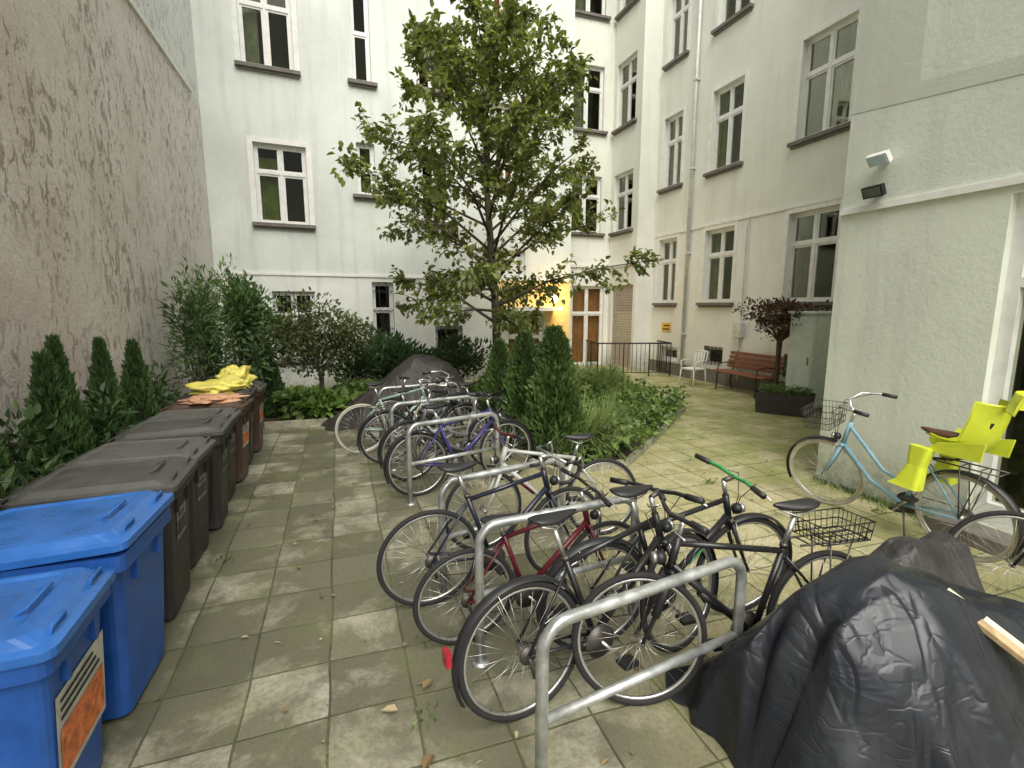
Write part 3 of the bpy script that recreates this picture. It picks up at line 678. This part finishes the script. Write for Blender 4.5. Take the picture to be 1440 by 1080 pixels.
# ------------------------------------------------------------ bicycles
M_tyre = simple('tyre', (.02, .02, .02), .8); M_cream = simple('cream_tyre', (.45, .42, .33), .8)
M_alu = simple('bike_metal', (.60, .60, .58), .3, .85, var=.2); M_bplast = simple('black_parts', (.02, .02, .022), .4)
M_redl = simple('red_reflector', (.40, .015, .03), .25); M_brown = simple('brown_leather', (.10, .045, .025), .5)
M_chrome_dark = simple('drivetrain', (.12, .11, .10), .45, .7)
def paint(name, col): return simple(name, col, .28, .0, var=.15, dirt=tuple(c * .5 + .03 for c in col))
def bike(name, rear, heading, col, bars='flat', fenders=False, rackb=False, step=False, tyre=None, sad=.95, wb=1.06, acc=None, lean=3, steer=0, rad=.345, cargo=None, basket=False, saddle=None, scale=1, refl=False):
    a = Acc(); ra = Vector((0, 0, rad)); fa = Vector((wb, 0, rad)); bb = Vector((.43, 0, .28)); s_top = Vector((.26, 0, .74)); ht = Vector((wb - .20, 0, .86)); hb = Vector((wb - .155, 0, .70))
    if bars == 'cruiser': ht = Vector((wb - .24, 0, .90)); hb = Vector((wb - .17, 0, .68))
    def wheel(c, T=None):
        old = a.T; a.T = old @ (T or Matrix.Identity(4)) @ Matrix.Translation(c)
        a.tube([(rad * .952 * cos(q), 0, rad * .952 * sin(q)) for q in [2 * pi * i / 48 for i in range(48)]], rad * .05, 1, 8, True)
        a.tube([(rad * .895 * cos(q), 0, rad * .895 * sin(q)) for q in [2 * pi * i / 48 for i in range(48)]], .010, 2, 6, True)
        a.tube([(0, -.05, 0), (0, .05, 0)], .016, 2, 8); a.tube([(0, -.065, 0), (0, .065, 0)], .007, 5, 6)
        for i in range(28):
            q = 2 * pi * i / 28; sy_ = .028 if i % 2 else -.028; q2 = q + (.45 if i % 4 < 2 else -.45)
            a.tube([(.02 * cos(q2), sy_, .02 * sin(q2)), (rad * .88 * cos(q), 0, rad * .88 * sin(q))], .0014, 2, 3)
        a.T = old
    def guard(c, a0, a1, T=None, mi=3):
        old = a.T; a.T = old @ (T or Matrix.Identity(4)) @ Matrix.Translation(c); vs = []; fs = []; n = 26
        for i in range(n + 1):
            q = radians(a0 + (a1 - a0) * i / n)
            for (w_, rr) in ((-.030, rad + .008), (-.018, rad + .020), (0, rad + .024), (.018, rad + .020), (.030, rad + .008)): vs.append((rr * cos(q), w_, rr * sin(q)))
        for i in range(n):
            for k in range(4): fs.append((i * 5 + k, i * 5 + k + 1, i * 5 + 6 + k, i * 5 + 5 + k))
        a.add(vs, fs, mi, True)
        for q in (a0 + 4, (a0 + a1) / 2 if abs(a1 - a0) > 150 else a1):
            q = radians(q)
            for s in (-1, 1): a.tube([(0, s * .05, 0), (rad * 1.02 * cos(q), s * .028, rad * 1.02 * sin(q))], .0025, 2, 4)
        a.T = old
    ax = (ht - hb).normalized(); S = Matrix.Translation(hb) @ Matrix.Rotation(radians(steer), 4, ax) @ Matrix.Translation(-hb)
    wheel(ra); wheel(fa, S)
    ft = .017
    if step:
        a.tube([hb, hb.lerp(bb, .45) + Vector((-.02, 0, -.10)), bb], .02, 0, 10); a.tube([ht + Vector((.01, 0, -.04)), ht.lerp(bb, .5) + Vector((-.06, 0, -.06)), Vector((.36, 0, .44))], .016, 0, 10)
    else:
        a.tube([s_top + Vector((.01, 0, -.02)), ht + Vector((.008, 0, -.03))], ft * .95, 0, 10); a.tube([hb + Vector((0, 0, .03)), bb], ft * 1.2, 0, 10)
        d_ = (bb - hb); a.tube([hb + d_ * .35, hb + d_ * .6], ft * 1.23, 7, 10)
    a.tube([bb, s_top], ft, 0, 10); a.tube([hb, ht], .021, 0, 10); a.tube([(bb.x, -.04, bb.z), (bb.x, .04, bb.z)], .022, 5, 10)
    for s in (-1, 1):
        a.tube([bb + Vector((0, s * .02, 0)), bb.lerp(ra, .5) + Vector((0, s * .045, 0)), ra + Vector((0, s * .06, 0))], .010, 0, 7)
        a.tube([s_top + Vector((-.005, s * .015, -.05)), s_top.lerp(ra, .5) + Vector((0, s * .045, 0)), ra + Vector((0, s * .06, 0))], .008, 0, 7)
    sp = s_top + (s_top - bb).normalized() * (sad - .05 - s_top.z); a.tube([s_top, sp], .0135, 2, 8); a.tube([s_top, s_top + Vector((-.003, 0, .02))], .021, 5, 8)
    def sf(p):
        t_ = (p.x + .14) / .28; w_ = .24 + .76 * max(0, min(1, 1 - t_)) ** 1.1; p = p.copy(); p.y *= w_; p.z *= (1.0 if p.z > 0 else .6); p.z += .02 * (abs(t_ - .5) * 2) ** 2; return p
    a.ell(sp + Vector((0, 0, .045)), (.14, .085, .032), 4, 16, 10, sf)
    for s in (-1, 1): a.tube([sp + Vector((.09, s * .012, .035)), sp + Vector((0, s * .022, .0)), sp + Vector((-.09, s * .04, .035))], .004, 2, 5)
    old = a.T; a.T = old @ S
    for s in (-1, 1): a.tube([hb + Vector((0, s * .03, -.01)), hb.lerp(fa, .6) + Vector((-.008, s * .045, 0)), fa + Vector((0, s * .05, 0))], [.015, .012, .009], 0 if bars != 'susp' else 3, 8)
    a.tube([hb + Vector((0, -.045, -.012)), hb + Vector((0, .045, -.012))], .017, 0, 8)
    up = ht + ax * .10; a.tube([ht, up], .014, 2, 8)
    if bars in ('flat', 'susp'):
        st = up + Vector((.07, 0, .02)); a.tube([up, st], .015, 5, 8); pts = [st + Vector((-.05, -.30, .02)), st + Vector((-.01, -.12, .015)), st, st + Vector((-.01, .12, .015)), st + Vector((-.05, .30, .02))]
        a.tube(pts, .012, 7, 8)
        for s in (-1, 1):
            a.tube([st + Vector((-.032, s * .2, .018)), st + Vector((-.052, s * .31, .02))], .017, 3, 10)
            a.tube([st + Vector((-.0, s * .16, .0)), st + Vector((.045, s * .2, -.02)), st + Vector((.03, s * .28, -.03))], .005, 2, 5)
            a.tube([st + Vector((0, s * .16, 0)), st + Vector((.10, s * .08, -.02)), st + Vector((.06, s * .01, -.14)), hb + Vector((.03, 0, .02))], .0028, 3, 4)
        if bars == 'susp':
            for s in (-1, 1): a.tube([hb + Vector((0.01, s * .045, -.02)), hb.lerp(fa, .6) + Vector((0, s * .055, 0))], .022, 3, 8)
    elif bars == 'drop':
        st = up + Vector((.09, 0, 0)); a.tube([up, st], .014, 2, 8); a.tube([st + Vector((0, -.19, 0)), st + Vector((0, .19, 0))], .012, 2, 8)
        for s in (-1, 1):
            b0 = st + Vector((0, s * .19, 0)); a.tube([b0, b0 + Vector((.07, s * .01, .0)), b0 + Vector((.105, s * .01, -.04)), b0 + Vector((.09, s * .01, -.10)), b0 + Vector((.03, s * .01, -.135)), b0 + Vector((-.05, s * .01, -.135))], .014, 3, 8)
            a.tube([b0 + Vector((.09, s * .01, .0)), b0 + Vector((.12, 0, .03)), b0 + Vector((.14, 0, -.03)), b0 + Vector((.13, 0, -.09))], .008, 2, 6)
            a.tube([b0 + Vector((.11, 0, .01)), st + Vector((.12, s * .06, .10)), st + Vector((.05, 0, .02)), hb + Vector((.03, 0, 0))], .0028, 3, 4)
    else:
        st = up + Vector((.03, 0, .05)); a.tube([up, st], .013, 2, 8)
        for s in (-1, 1):
            a.tube([st, st + Vector((.05, s * .09, .04)), st + Vector((.0, s * .22, .07)), st + Vector((-.12, s * .27, .06)), st + Vector((-.24, s * .28, .04))], .011, 2, 8)
            a.tube([st + Vector((-.14, s * .273, .058)), st + Vector((-.25, s * .283, .04))], .017, 3, 10)
            a.tube([st + Vector((-.08, s * .25, .06)), st + Vector((.10, s * .12, .02)), hb + Vector((.06, 0, .05)), hb], .003, 3, 4)
    a.ell(hb + Vector((.05, 0, .06)), (.035, .035, .035), 3, 10, 8); a.tube([hb + Vector((.07, 0, .06)), hb + Vector((.09, 0, .06))], .03, 2, 10)
    if basket:
        bc = hb + Vector((.16, 0, .16))
        for z in (0, .06, .12, .18): k = 1 + z * .8; a.tube([bc + Vector((x * k, y * k, z)) for x, y in ((-.11, -.15), (.11, -.15), (.11, .15), (-.11, .15))], .004, 5, 4, True)
        for i in range(9):
            for s in (-1, 1):
                f = -1 + i / 4; a.tube([bc + Vector((.11 * s, .15 * f, 0)), bc + Vector((.126 * s, .172 * f, .18))], .0025, 5, 3); a.tube([bc + Vector((.11 * f, .15 * s, 0)), bc + Vector((.126 * f, .172 * s, .18))], .0025, 5, 3)
                a.tube([bc + Vector((-.11, .15 * f, 0)), bc + Vector((.11, .15 * f, 0))], .0025, 5, 3)
    a.T = old
    a.tube([(bb.x, -.055, bb.z), (bb.x, -.05, bb.z)], .085, 5, 22); a.tube([(bb.x + .088 * cos(q), -.0525, bb.z + .088 * sin(q)) for q in [2 * pi * i / 22 for i in range(22)]], .005, 5, 4, True)
    cr = Vector((.12, 0, -.12)); a.tube([bb + Vector((0, -.06, 0)), bb + cr + Vector((0, -.075, 0))], .010, 2, 7); a.tube([bb + Vector((0, .05, 0)), bb - cr + Vector((0, .075, 0))], .010, 2, 7)
    for s, cc in ((-1, cr), (1, -cr)): q = bb + cc + Vector((0, s * .12, 0)); a.box(q + Vector((-.045, -.04, -.012)), q + Vector((.045, .04, .012)), 3)
    a.tube([(0, -.052, rad), (0, -.045, rad)], .045, 5, 16)
    a.tube([(bb.x, -.0525, bb.z + .088), (0, -.05, rad + .045)], .004, 5, 4); a.tube([(bb.x, -.0525, bb.z - .088), (.03, -.05, rad - .11), (0, -.05, rad - .045)], .004, 5, 4)
    a.tube([(0, -.055, rad), (.02, -.055, rad - .06), (.03, -.055, rad - .12)], .010, 5, 6)
    a.tube([(.40, .04, .26), (.33, .12, .02)], .008, 5, 6)
    if fenders: guard(ra, 20, 205); guard(fa, -25, 110, S)
    if rackb:
        z = rad * 2 + .07
        for s in (-1, 1): a.tube([(.20, s * .05, z), (-.22, s * .06, z)], .006, 5, 6); a.tube([(-.12, s * .06, z), (0, s * .065, rad)], .005, 5, 5); a.tube([(.02, s * .06, z), (0, s * .065, rad)], .005, 5, 5)
        for x_ in (-.22, -.1, .02, .14): a.tube([(x_, -.06, z), (x_, .06, z)], .005, 5, 5)
    if cargo == 'basket':
        z = rad * 2 + .08
        for zz in (0, .05, .10):
            k = 1 + zz; a.tube([(-.04 + x * k, y * k, z + zz) for x, y in ((-.15, -.10), (.15, -.10), (.15, .10), (-.15, .10))], .004, 3, 4, True)
        for i in range(9):
            f = -1 + i / 4
            for s in (-1, 1): a.tube([(-.04 + .15 * f, .10 * s, z), (-.04 + .165 * f, .11 * s, z + .10)], .0025, 3, 3); a.tube([(-.04 + .15 * s, .10 * f, z), (-.04 + .165 * s, .11 * f, z + .10)], .0025, 3, 3)
            a.tube([(-.04 + .15 * f, -.10, z), (-.04 + .15 * f, .10, z)], .0025, 3, 3)
    if refl: a.box((-rad - .055, -.028, rad + .06), (-rad - .03, .028, rad + .13), 6)
    ob = a.obj(name, [col, tyre or M_tyre, M_alu, M_bplast, saddle or M_bplast, M_chrome_dark, M_redl, acc or M_bplast])
    ob.scale = (scale,) * 3
    ob.rotation_euler = (radians(lean), 0, radians(heading)); ob.location = (rear[0], rear[1], 0); return ob
c_black = paint('black_paint', (.018, .018, .02)); c_green = paint('green_accent', (.05, .32, .10)); c_red = paint('dark_red_paint', (.11, .012, .022))
c_purple = paint('purple_paint', (.055, .045, .20)); c_blue = paint('light_blue_paint', (.24, .42, .52)); c_navy = paint('navy_paint', (.018, .022, .04)); c_white = paint('white_bike_paint', (.5, .51, .48)); c_silver = paint('silver_bike_paint', (.2, .21, .22)); c_yel = paint('yellow_accent', (.5, .4, .06)); c_teal = paint('pale_green_paint', (.30, .42, .36))
bike('city_bicycle', (.77, 2.03), 9, c_black, 'flat', True, False, sad=.98, lean=-4, steer=8, refl=True)
bike('mountain_bicycle', (2.42, 1.80), 174, c_black, 'susp', False, True, sad=.97, lean=3, steer=-12, cargo='basket', wb=1.08)
bike('city_bicycle', (1.32, 2.36), 0, c_black, 'flat', True, acc=c_green, sad=.98, lean=3, steer=-5)
bike('childrens_bicycle', (.62, 2.66), 4, c_red, 'flat', False, sad=.86, scale=.90, lean=4)
bike('road_bicycle', (.49, 3.11), 4, c_navy, 'drop', False, sad=.97, lean=3, steer=6, wb=1.02, acc=c_yel)
bike('city_bicycle', (2.1, 3.65), 176, c_white, 'flat', False, sad=.90, lean=3, steer=10, acc=c_red)
bike('city_bicycle', (.72, 5.10), 10, c_purple, 'flat', True, True, sad=.95, lean=-3)
bike('city_bicycle', (1.75, 5.75), 188, c_silver, 'cruiser', True, False, sad=.95, lean=3, step=True)
bike('city_bicycle', (.50, 6.35), 8, c_black, 'cruiser', True, True, sad=.95, lean=3)
bike('road_bicycle', (.22, 6.9), 8, c_teal, 'drop', False, tyre=M_cream, sad=.95, lean=-2)
bike('city_bicycle', (1.7, 7.25), 185, c_black, 'flat', True, sad=.95, lean=3)
bike('city_bicycle', (1.4, 6.6), 5, c_black, 'flat', True, sad=.95, lean=3)
bike('city_bicycle', (4.62, 2.35), 91, c_blue, 'cruiser', True, True, step=True, tyre=M_cream, sad=.98, lean=-6, wb=1.14, saddle=M_brown, basket=True, steer=14, scale=1.03)
bike('city_bicycle', (4.7, .95), 128, c_black, 'flat', False, sad=.95, lean=3)

# child seat on the blue bike
M_lime = simple('lime_plastic', (.66, .74, .05), .4, var=.1)
cs = Acc()
def shell(path, w0, w1, th=.012, dish=.04, n=8, mi=0):
    rows = []
    for j, (x_, z_) in enumerate(path):
        f = j / (len(path) - 1); w_ = w0 + (w1 - w0) * f; row = []
        nx, nz = path[min(j + 1, len(path) - 1)][0] - path[max(j - 1, 0)][0], path[min(j + 1, len(path) - 1)][1] - path[max(j - 1, 0)][1]
        l = math.hypot(nx, nz); nx, nz = nx / l, nz / l
        for i in range(n + 1):
            q = -1 + 2 * i / n; k = dish * abs(q) ** 3; row.append(Vector((x_ + nz * k, q * w_ / 2, z_ - nx * k)))
        rows.append(row)
    vs = [p for r_ in rows for p in r_] + [p + Vector((th, 0, th)) for r_ in rows for p in r_]; N = len(path) * (n + 1); fs = []
    for j in range(len(path) - 1):
        for i in range(n):
            k = j * (n + 1) + i; fs.append((k, k + 1, k + n + 2, k + n + 1)); fs.append((N + k, N + k + n + 1, N + k + n + 2, N + k + 1))
    for j in range(len(path) - 1):
        for i in (0, n): k = j * (n + 1) + i; fs.append((k, k + n + 1, N + k + n + 1, N + k))
    for i in range(n):
        fs.append((i, i + 1, N + i + 1, N + i)); k = (len(path) - 1) * (n + 1) + i; fs.append((k, k + 1, N + k + 1, N + k))
    cs.add(vs, fs, mi, True)
shell([(-.20, .42), (-.19, .30), (-.17, .18), (-.14, .08), (-.08, .02), (0, .0), (.08, .0), (.15, .02)], .28, .32, dish=-.12)
shell([(-.20, .40), (-.21, .47), (-.22, .53)], .28, .22, dish=-.08)
for s in (-1, 1):
    cs.T = Matrix.Translation((.15, s * .17, .02)) @ Matrix.Rotation(s * .1, 4, 'X')
    cs.loft([rrect(-.07, .07, -.05, .05, .03, .0), rrect(-.055, .055, -.045, .045, .03, -.15), rrect(-.06, .10, -.055, .055, .03, -.30), rrect(-.06, .14, -.06, .06, .03, -.34)], 0)
    cs.box((-.02, -.052, -.24), (.05, -.049, -.2), 1); cs.box((-.03, -.054, -.12), (.03, -.049, -.09), 1)
    cs.T = Matrix.Identity(4)
    cs.loft([[(-.18, s * .15, .02), (.14, s * .16, .0), (.14, s * .175, .0), (-.18, s * .165, .02)], [(-.19, s * .155, .16), (.06, s * .165, .09), (.06, s * .18, .09), (-.19, s * .17, .16)]], 0)
cs.T = Matrix.Identity(4); cs.tube([(-.05, 0, -.01), (.05, 0, -.07), (.25, 0, -.12)], .01, 1, 6); cs.tube([(-.16, -.08, .3), (-.1, -.07, .1), (-.02, 0, .08), (-.1, .07, .1), (-.16, .08, .3)], .012, 1, 6)
o = cs.obj('child_bike_seat', [M_lime, M_bplast], None, .004); o.location = (4.62, 2.44, .84); o.rotation_euler = (0, radians(-4), radians(92)); o.scale = (1.15, 1.15, 1.05)

# ------------------------------------------------------------ tarps
def tarpmat(name, col, rough, dust, bs=.5):
    t = NT(name); v = t.coords(); d = t.ramp(t.noise(v, 3, 5, .7), [(.45, 0), (.75, 1)])
    t.l(t.mix(t.math('MULTIPLY', d, .5), col, dust), t.b.inputs['Base Color'])
    t.l(t.ramp(d, [(.0, rough), (1, rough + .2)]), t.b.inputs['Roughness'])
    r1 = t.math('ABSOLUTE', t.math('SUBTRACT', t.noise(t.coords(scale=(1.6, 1, .45)), 3.2, 2, .5, .8), .5))
    r2 = t.math('ABSOLUTE', t.math('SUBTRACT', t.noise(t.coords(scale=(1, 1, 1.7)), 6, 2, .5, .5), .5))
    t.bump(t.math('ADD', t.math('MINIMUM', r1, .10), t.math('MULTIPLY', t.math('MINIMUM', r2, .06), .5)), bs, .10); return t.m
def tarp(name, x0, x1, prof, cyf, half, mat, flare=.16, fold=.05, nx=14, ny=12, seed=0, crease=.30):
    """draped cover: coarse folded sheet, creased along random edges, then subdivided"""
    a = Acc(); vs = []; rnd = random.Random(seed)
    for i in range(nx + 1):
        f = i / nx; x = x0 + (x1 - x0) * f; hh = prof(f); hw = half(f); cy_ = cyf(f)
        for j in range(ny + 1):
            q = -1 + 2 * j / ny; aq = abs(q); s = 1 if q > 0 else -1
            if aq < .40: k = aq / .40; y = hw * k ** .9; z = hh * (1 - .06 * k ** 2.2)
            else:
                k = (aq - .40) / .60; pleat = (1 if i % 2 else -1) * k * .55
                y = hw + flare * k * (1 + .5 * pleat); z = hh * .94 * (1 - k ** .95)
            p = Vector((x, cy_ + s * y, z)); n1 = noise.noise(Vector((x * 1.6 + seed, q * 1.2, seed)))
            lift = min(1, z / .2)
            p.y += s * n1 * fold * (.3 + aq) + rnd.uniform(-1, 1) * fold * .35; p.z += (n1 * fold * .6 + rnd.uniform(-1, 1) * fold * .28) * lift; p.x += rnd.uniform(-1, 1) * fold * .7
            if p.z < .006: p.z = .006
            vs.append(p)
    fs = []
    for i in range(nx):
        for j in range(ny):
            A, B, Cc, D = i * (ny + 1) + j, (i + 1) * (ny + 1) + j, (i + 1) * (ny + 1) + j + 1, i * (ny + 1) + j + 1
            if rnd.random() < .5: fs += [(A, B, Cc), (A, Cc, D)]
            else: fs += [(A, B, D), (B, Cc, D)]
    a.add(vs, fs, 0, True); ob = a.obj(name, [mat]); me = ob.data
    cr = me.attributes.new('crease_edge', 'FLOAT', 'EDGE')
    cr.data.foreach_set('value', [(.85 if rnd.random() < crease else 0.0) for _ in range(len(me.edges))])
    m_ = ob.modifiers.new('s', 'SUBSURF'); m_.levels = 3; m_.render_levels = 3; return ob
def interp(pts):
    def f(x):
        for i in range(len(pts) - 1):
            if x <= pts[i + 1][0]: k = (x - pts[i][0]) / (pts[i + 1][0] - pts[i][0]); k = k * k * (3 - 2 * k) * .5 + k * .5; return pts[i][1] * (1 - k) + pts[i + 1][1] * k
        return pts[-1][1]
    return f
T_black = tarpmat('black_tarp', (.013, .016, .023), .36, (.045, .05, .055)); T_brown = tarpmat('brown_tarp', (.03, .026, .022), .55, (.07, .06, .05)); T_grey = tarpmat('grey_tarp', (.032, .030, .030), .5, (.08, .075, .07))
tarp('tarp_covered_motorcycle', 1.52, 3.7, interp([(0, .0), (.07, .55), (.16, .86), (.30, .93), (.42, .78), (.6, .66), (.8, .5), (1, .0)]), interp([(0, 1.42), (.3, 1.36), (1, 1.15)]), interp([(0, .12), (.2, .16), (.5, .22), (1, .2)]), T_black, .42, .075, 15, 12, seed=3)
tarp('tarp_covered_bicycle', 2.7, 3.95, interp([(0, 0), (.2, .45), (.45, .62), (.6, .5), (.8, .55), (1, .0)]), lambda f: 1.92, lambda f: .07, T_grey, .28, .05, 10, 10, seed=9)
tarp('tarp_covered_motorcycle', -.35, 2.35, interp([(0, 0), (.1, .22), (.35, .62), (.6, 1.14), (.72, 1.10), (.9, .8), (1, .1)]), lambda f: 9.0, lambda f: .14, T_brown, .50, .09, 13, 11, seed=5)
pk = Acc(); pk.box((-.55, -.05, -.01), (.55, -.003, .01), 0); pk.box((-.56, .003, -.012), (.5, .045, .008), 1)
o = pk.obj('wooden_plank', [simple('wood_light', (.50, .36, .20), .6, var=.3, vs=20), simple('wood_white', (.6, .55, .45), .6)]); o.location = (2.50, .76, .55)
o.rotation_euler = Vector((.2, -.85, -.42)).to_track_quat('X', 'Z').to_euler()

# ------------------------------------------------------------ furniture etc.
M_wood = simple('bench_wood', (.24, .09, .05), .55, var=.35, vs=12)
b = Acc(); Lb = 1.65
for i in range(4): b.box((-.02 + i * .115, -Lb / 2, .43), (.075 + i * .115, Lb / 2, .465), 0)
for i in range(4):
    z = .52 + i * .10; x_ = -.04 - i * .028; b.box((x_ - .03, -Lb / 2, z), (x_, Lb / 2, z + .085), 0)
for y in (-.62, .62):
    b.tube([(.42, y, 0), (.40, y, .2), (.41, y, .41)], .018, 1, 6); b.tube([(-.06, y, 0), (.02, y, .22), (-.02, y, .42), (-.08, y, .6), (-.165, y, .92)], .018, 1, 6); b.tube([(-.02, y, .415), (.41, y, .415)], .016, 1, 6)
    b.tube([(-.08, y, .62), (.15, y, .66), (.38, y, .63), (.41, y, .42)], .016, 1, 6)
o = b.obj('park_bench', [M_wood, M_iron], None, .006); o.location = (8.95, 9.0, 0); o.rotation_euler = (0, 0, radians(180 - 2))
ch = Acc()
for x_ in (-.2, .2):
    for y in (-.2, .2): ch.tube([(x_ * 1.15, y * 1.15, 0), (x_, y, .43)], .016, 0, 6)
ch.loft([rrect(-.22, .22, -.22, .22, .05, .42), rrect(-.22, .22, -.22, .22, .05, .45)], 0)
for i in range(5): y = -.18 + i * .09; ch.tube([(-.20, y, .44), (-.26, y, .65), (-.30, y, .86)], .016, 0, 6)
ch.tube([(-.30, -.2, .84), (-.31, 0, .88), (-.30, .2, .84)], .022, 0, 8)
for s in (-1, 1): ch.tube([(-.26, s * .22, .62), (0, s * .25, .65), (.18, s * .24, .62), (.2, s * .2, .43)], .016, 0, 6)
o = ch.obj('garden_chair', [M_white]); o.location = (8.4, 10.3, 0); o.rotation_euler = (0, 0, radians(190))
rl = Acc()
def fence(p, q, h=.95):
    p = Vector(p + (0,)); q = Vector(q + (0,)); n = int((q - p).length / .12)
    rl.tube([p + Vector((0, 0, h)), q + Vector((0, 0, h))], .022, 0, 6); rl.tube([p + Vector((0, 0, .12)), q + Vector((0, 0, .12))], .012, 0, 6)
    for i in range(n + 1): k = p.lerp(q, i / n); rl.tube([k + Vector((0, 0, 0 if i % 6 == 0 else .12)), k + Vector((0, 0, h))], .018 if i % 6 == 0 else .008, 0, 5)
fence((6.9, 12.5), (8.9, 11.9)); fence((6.9, 12.5), (7.2, 13.8)); fence((8.9, 11.9), (9.15, 12.9)); rl.obj('basement_stair_railing', [M_iron])
ub = Acc(); ub.box((-.3, -.27, .1), (.3, .27, 1.85), 0); ub.box((-.34, -.31, 1.853), (.34, .31, 1.9), 0); ub.box((-.32, -.29, 0), (.32, .29, .098), 1); ub.box((-.312, -.25, .15), (-.302, .25, 1.8), 0); ub.box((-.325, -.2, .9), (-.313, -.17, 1.05), 1); ub.box((-.25, -.282, .15), (.25, -.272, 1.8), 0)
o = ub.obj('utility_cabinet', [simple('cabinet_paint', (.58, .66, .60), .5, var=.12, dirt=(.4, .4, .35)), M_sill], None, .008); o.location = (8.5, 7.08, 0)
pb = Acc(); pb.loft([rrect(-.20, .20, -.45, .45, .03, 0), rrect(-.23, .23, -.48, .48, .03, .40)], 0, cap=False); pb.add(rrect(-.21, .21, -.46, .46, .03, .35), [tuple(range(20))], 1)
e = empty('planter_box', (7.82, 7.0, 0)); e.rotation_euler = (0, 0, radians(35)); pb.obj('box', [simple('planter_dark', (.05, .045, .045), .6), M_soil], e)
lv = Leaves()
for i in range(500): lv.leaf(Vector((U(-.18, .18), U(-.42, .42), .35 + U(0, .16))), rdir() + Vector((0, 0, .6)), Vector((0, 0, 1)), .06, .03)
lv.mesh('plants', F_light, e)
shrub('red_maple_shrub', (8.45, 7.8, .0), (.9, .75, .45), 2400, .075, .045, F_red, lumps=18, trunk_h=1.3)
fl = Acc(); fl.T = NW.M
def flood(s_, z_, mi, tilt):
    old = fl.T; fl.box((s_ - .03, 0, z_ - .02), (s_ + .03, .06, z_ + .02), mi); fl.T = fl.T @ Matrix.Translation((s_, .12, z_)) @ Matrix.Rotation(radians(tilt), 4, 'X')
    fl.box((-.10, -.03, -.055), (.10, .025, .055), mi); fl.box((-.085, .027, -.042), (.085, .031, .042), 2)
    for k in range(6): fl.box((-.08 + k * .03, -.05, -.05), (-.074 + k * .03, -.031, .05), mi)
    fl.T = old
flood(3.70, 3.42, 0, -40); fl.obj('flood_light', [M_white, M_iron, simple('lens_bright', (.6, .75, .9), .1)], None, .004)
fl = Acc(); fl.T = NW.M; flood(3.72, 3.12, 1, -25); fl.obj('flood_light', [M_white, M_iron, simple('lens_dark', (.15, .15, .15), .15)], None, .004)

# ------------------------------------------------------------ light, sky, camera
sc = bpy.context.scene
w = bpy.data.worlds.new("World"); sc.world = w; w.use_nodes = True; nt = w.node_tree
sky = nt.nodes.new('ShaderNodeTexSky'); sky.sky_type = 'NISHITA'; sky.sun_disc = False
sd = Vector((-.10, -.62, .78)).normalized(); el = math.asin(sd.z)
sky.sun_elevation = el; sky.sun_rotation = math.atan2(sd.x, sd.y); sky.air_density = 1.0; sky.dust_density = 4; sky.ozone_density = .6
hs = nt.nodes.new('ShaderNodeHueSaturation'); hs.inputs['Saturation'].default_value = .35
nt.links.new(sky.outputs[0], hs.inputs['Color']); nt.links.new(hs.outputs[0], nt.nodes['Background'].inputs[0]); nt.nodes['Background'].inputs[1].default_value = .15
sl = bpy.data.lights.new('sun', 'SUN'); sl.energy = 4.4; sl.angle = radians(55); sl.color = (1, .965, .88)
so = bpy.data.objects.new('sun', sl); C.objects.link(so); so.rotation_euler = (-sd).to_track_quat('-Z', 'Y').to_euler()
cam = bpy.data.cameras.new('camera'); cam.sensor_width = 36; cam.lens = 17.5; cam.clip_end = 500; cam.clip_start = .05
co = bpy.data.objects.new('camera', cam); C.objects.link(co); co.location = (0, 0, 2); co.rotation_euler = (radians(90) - math.atan(110 / 700), 0, -radians(19.07)); sc.camera = co
sc.view_settings.view_transform = 'Standard'; sc.view_settings.look = 'None'; sc.view_settings.exposure = 0
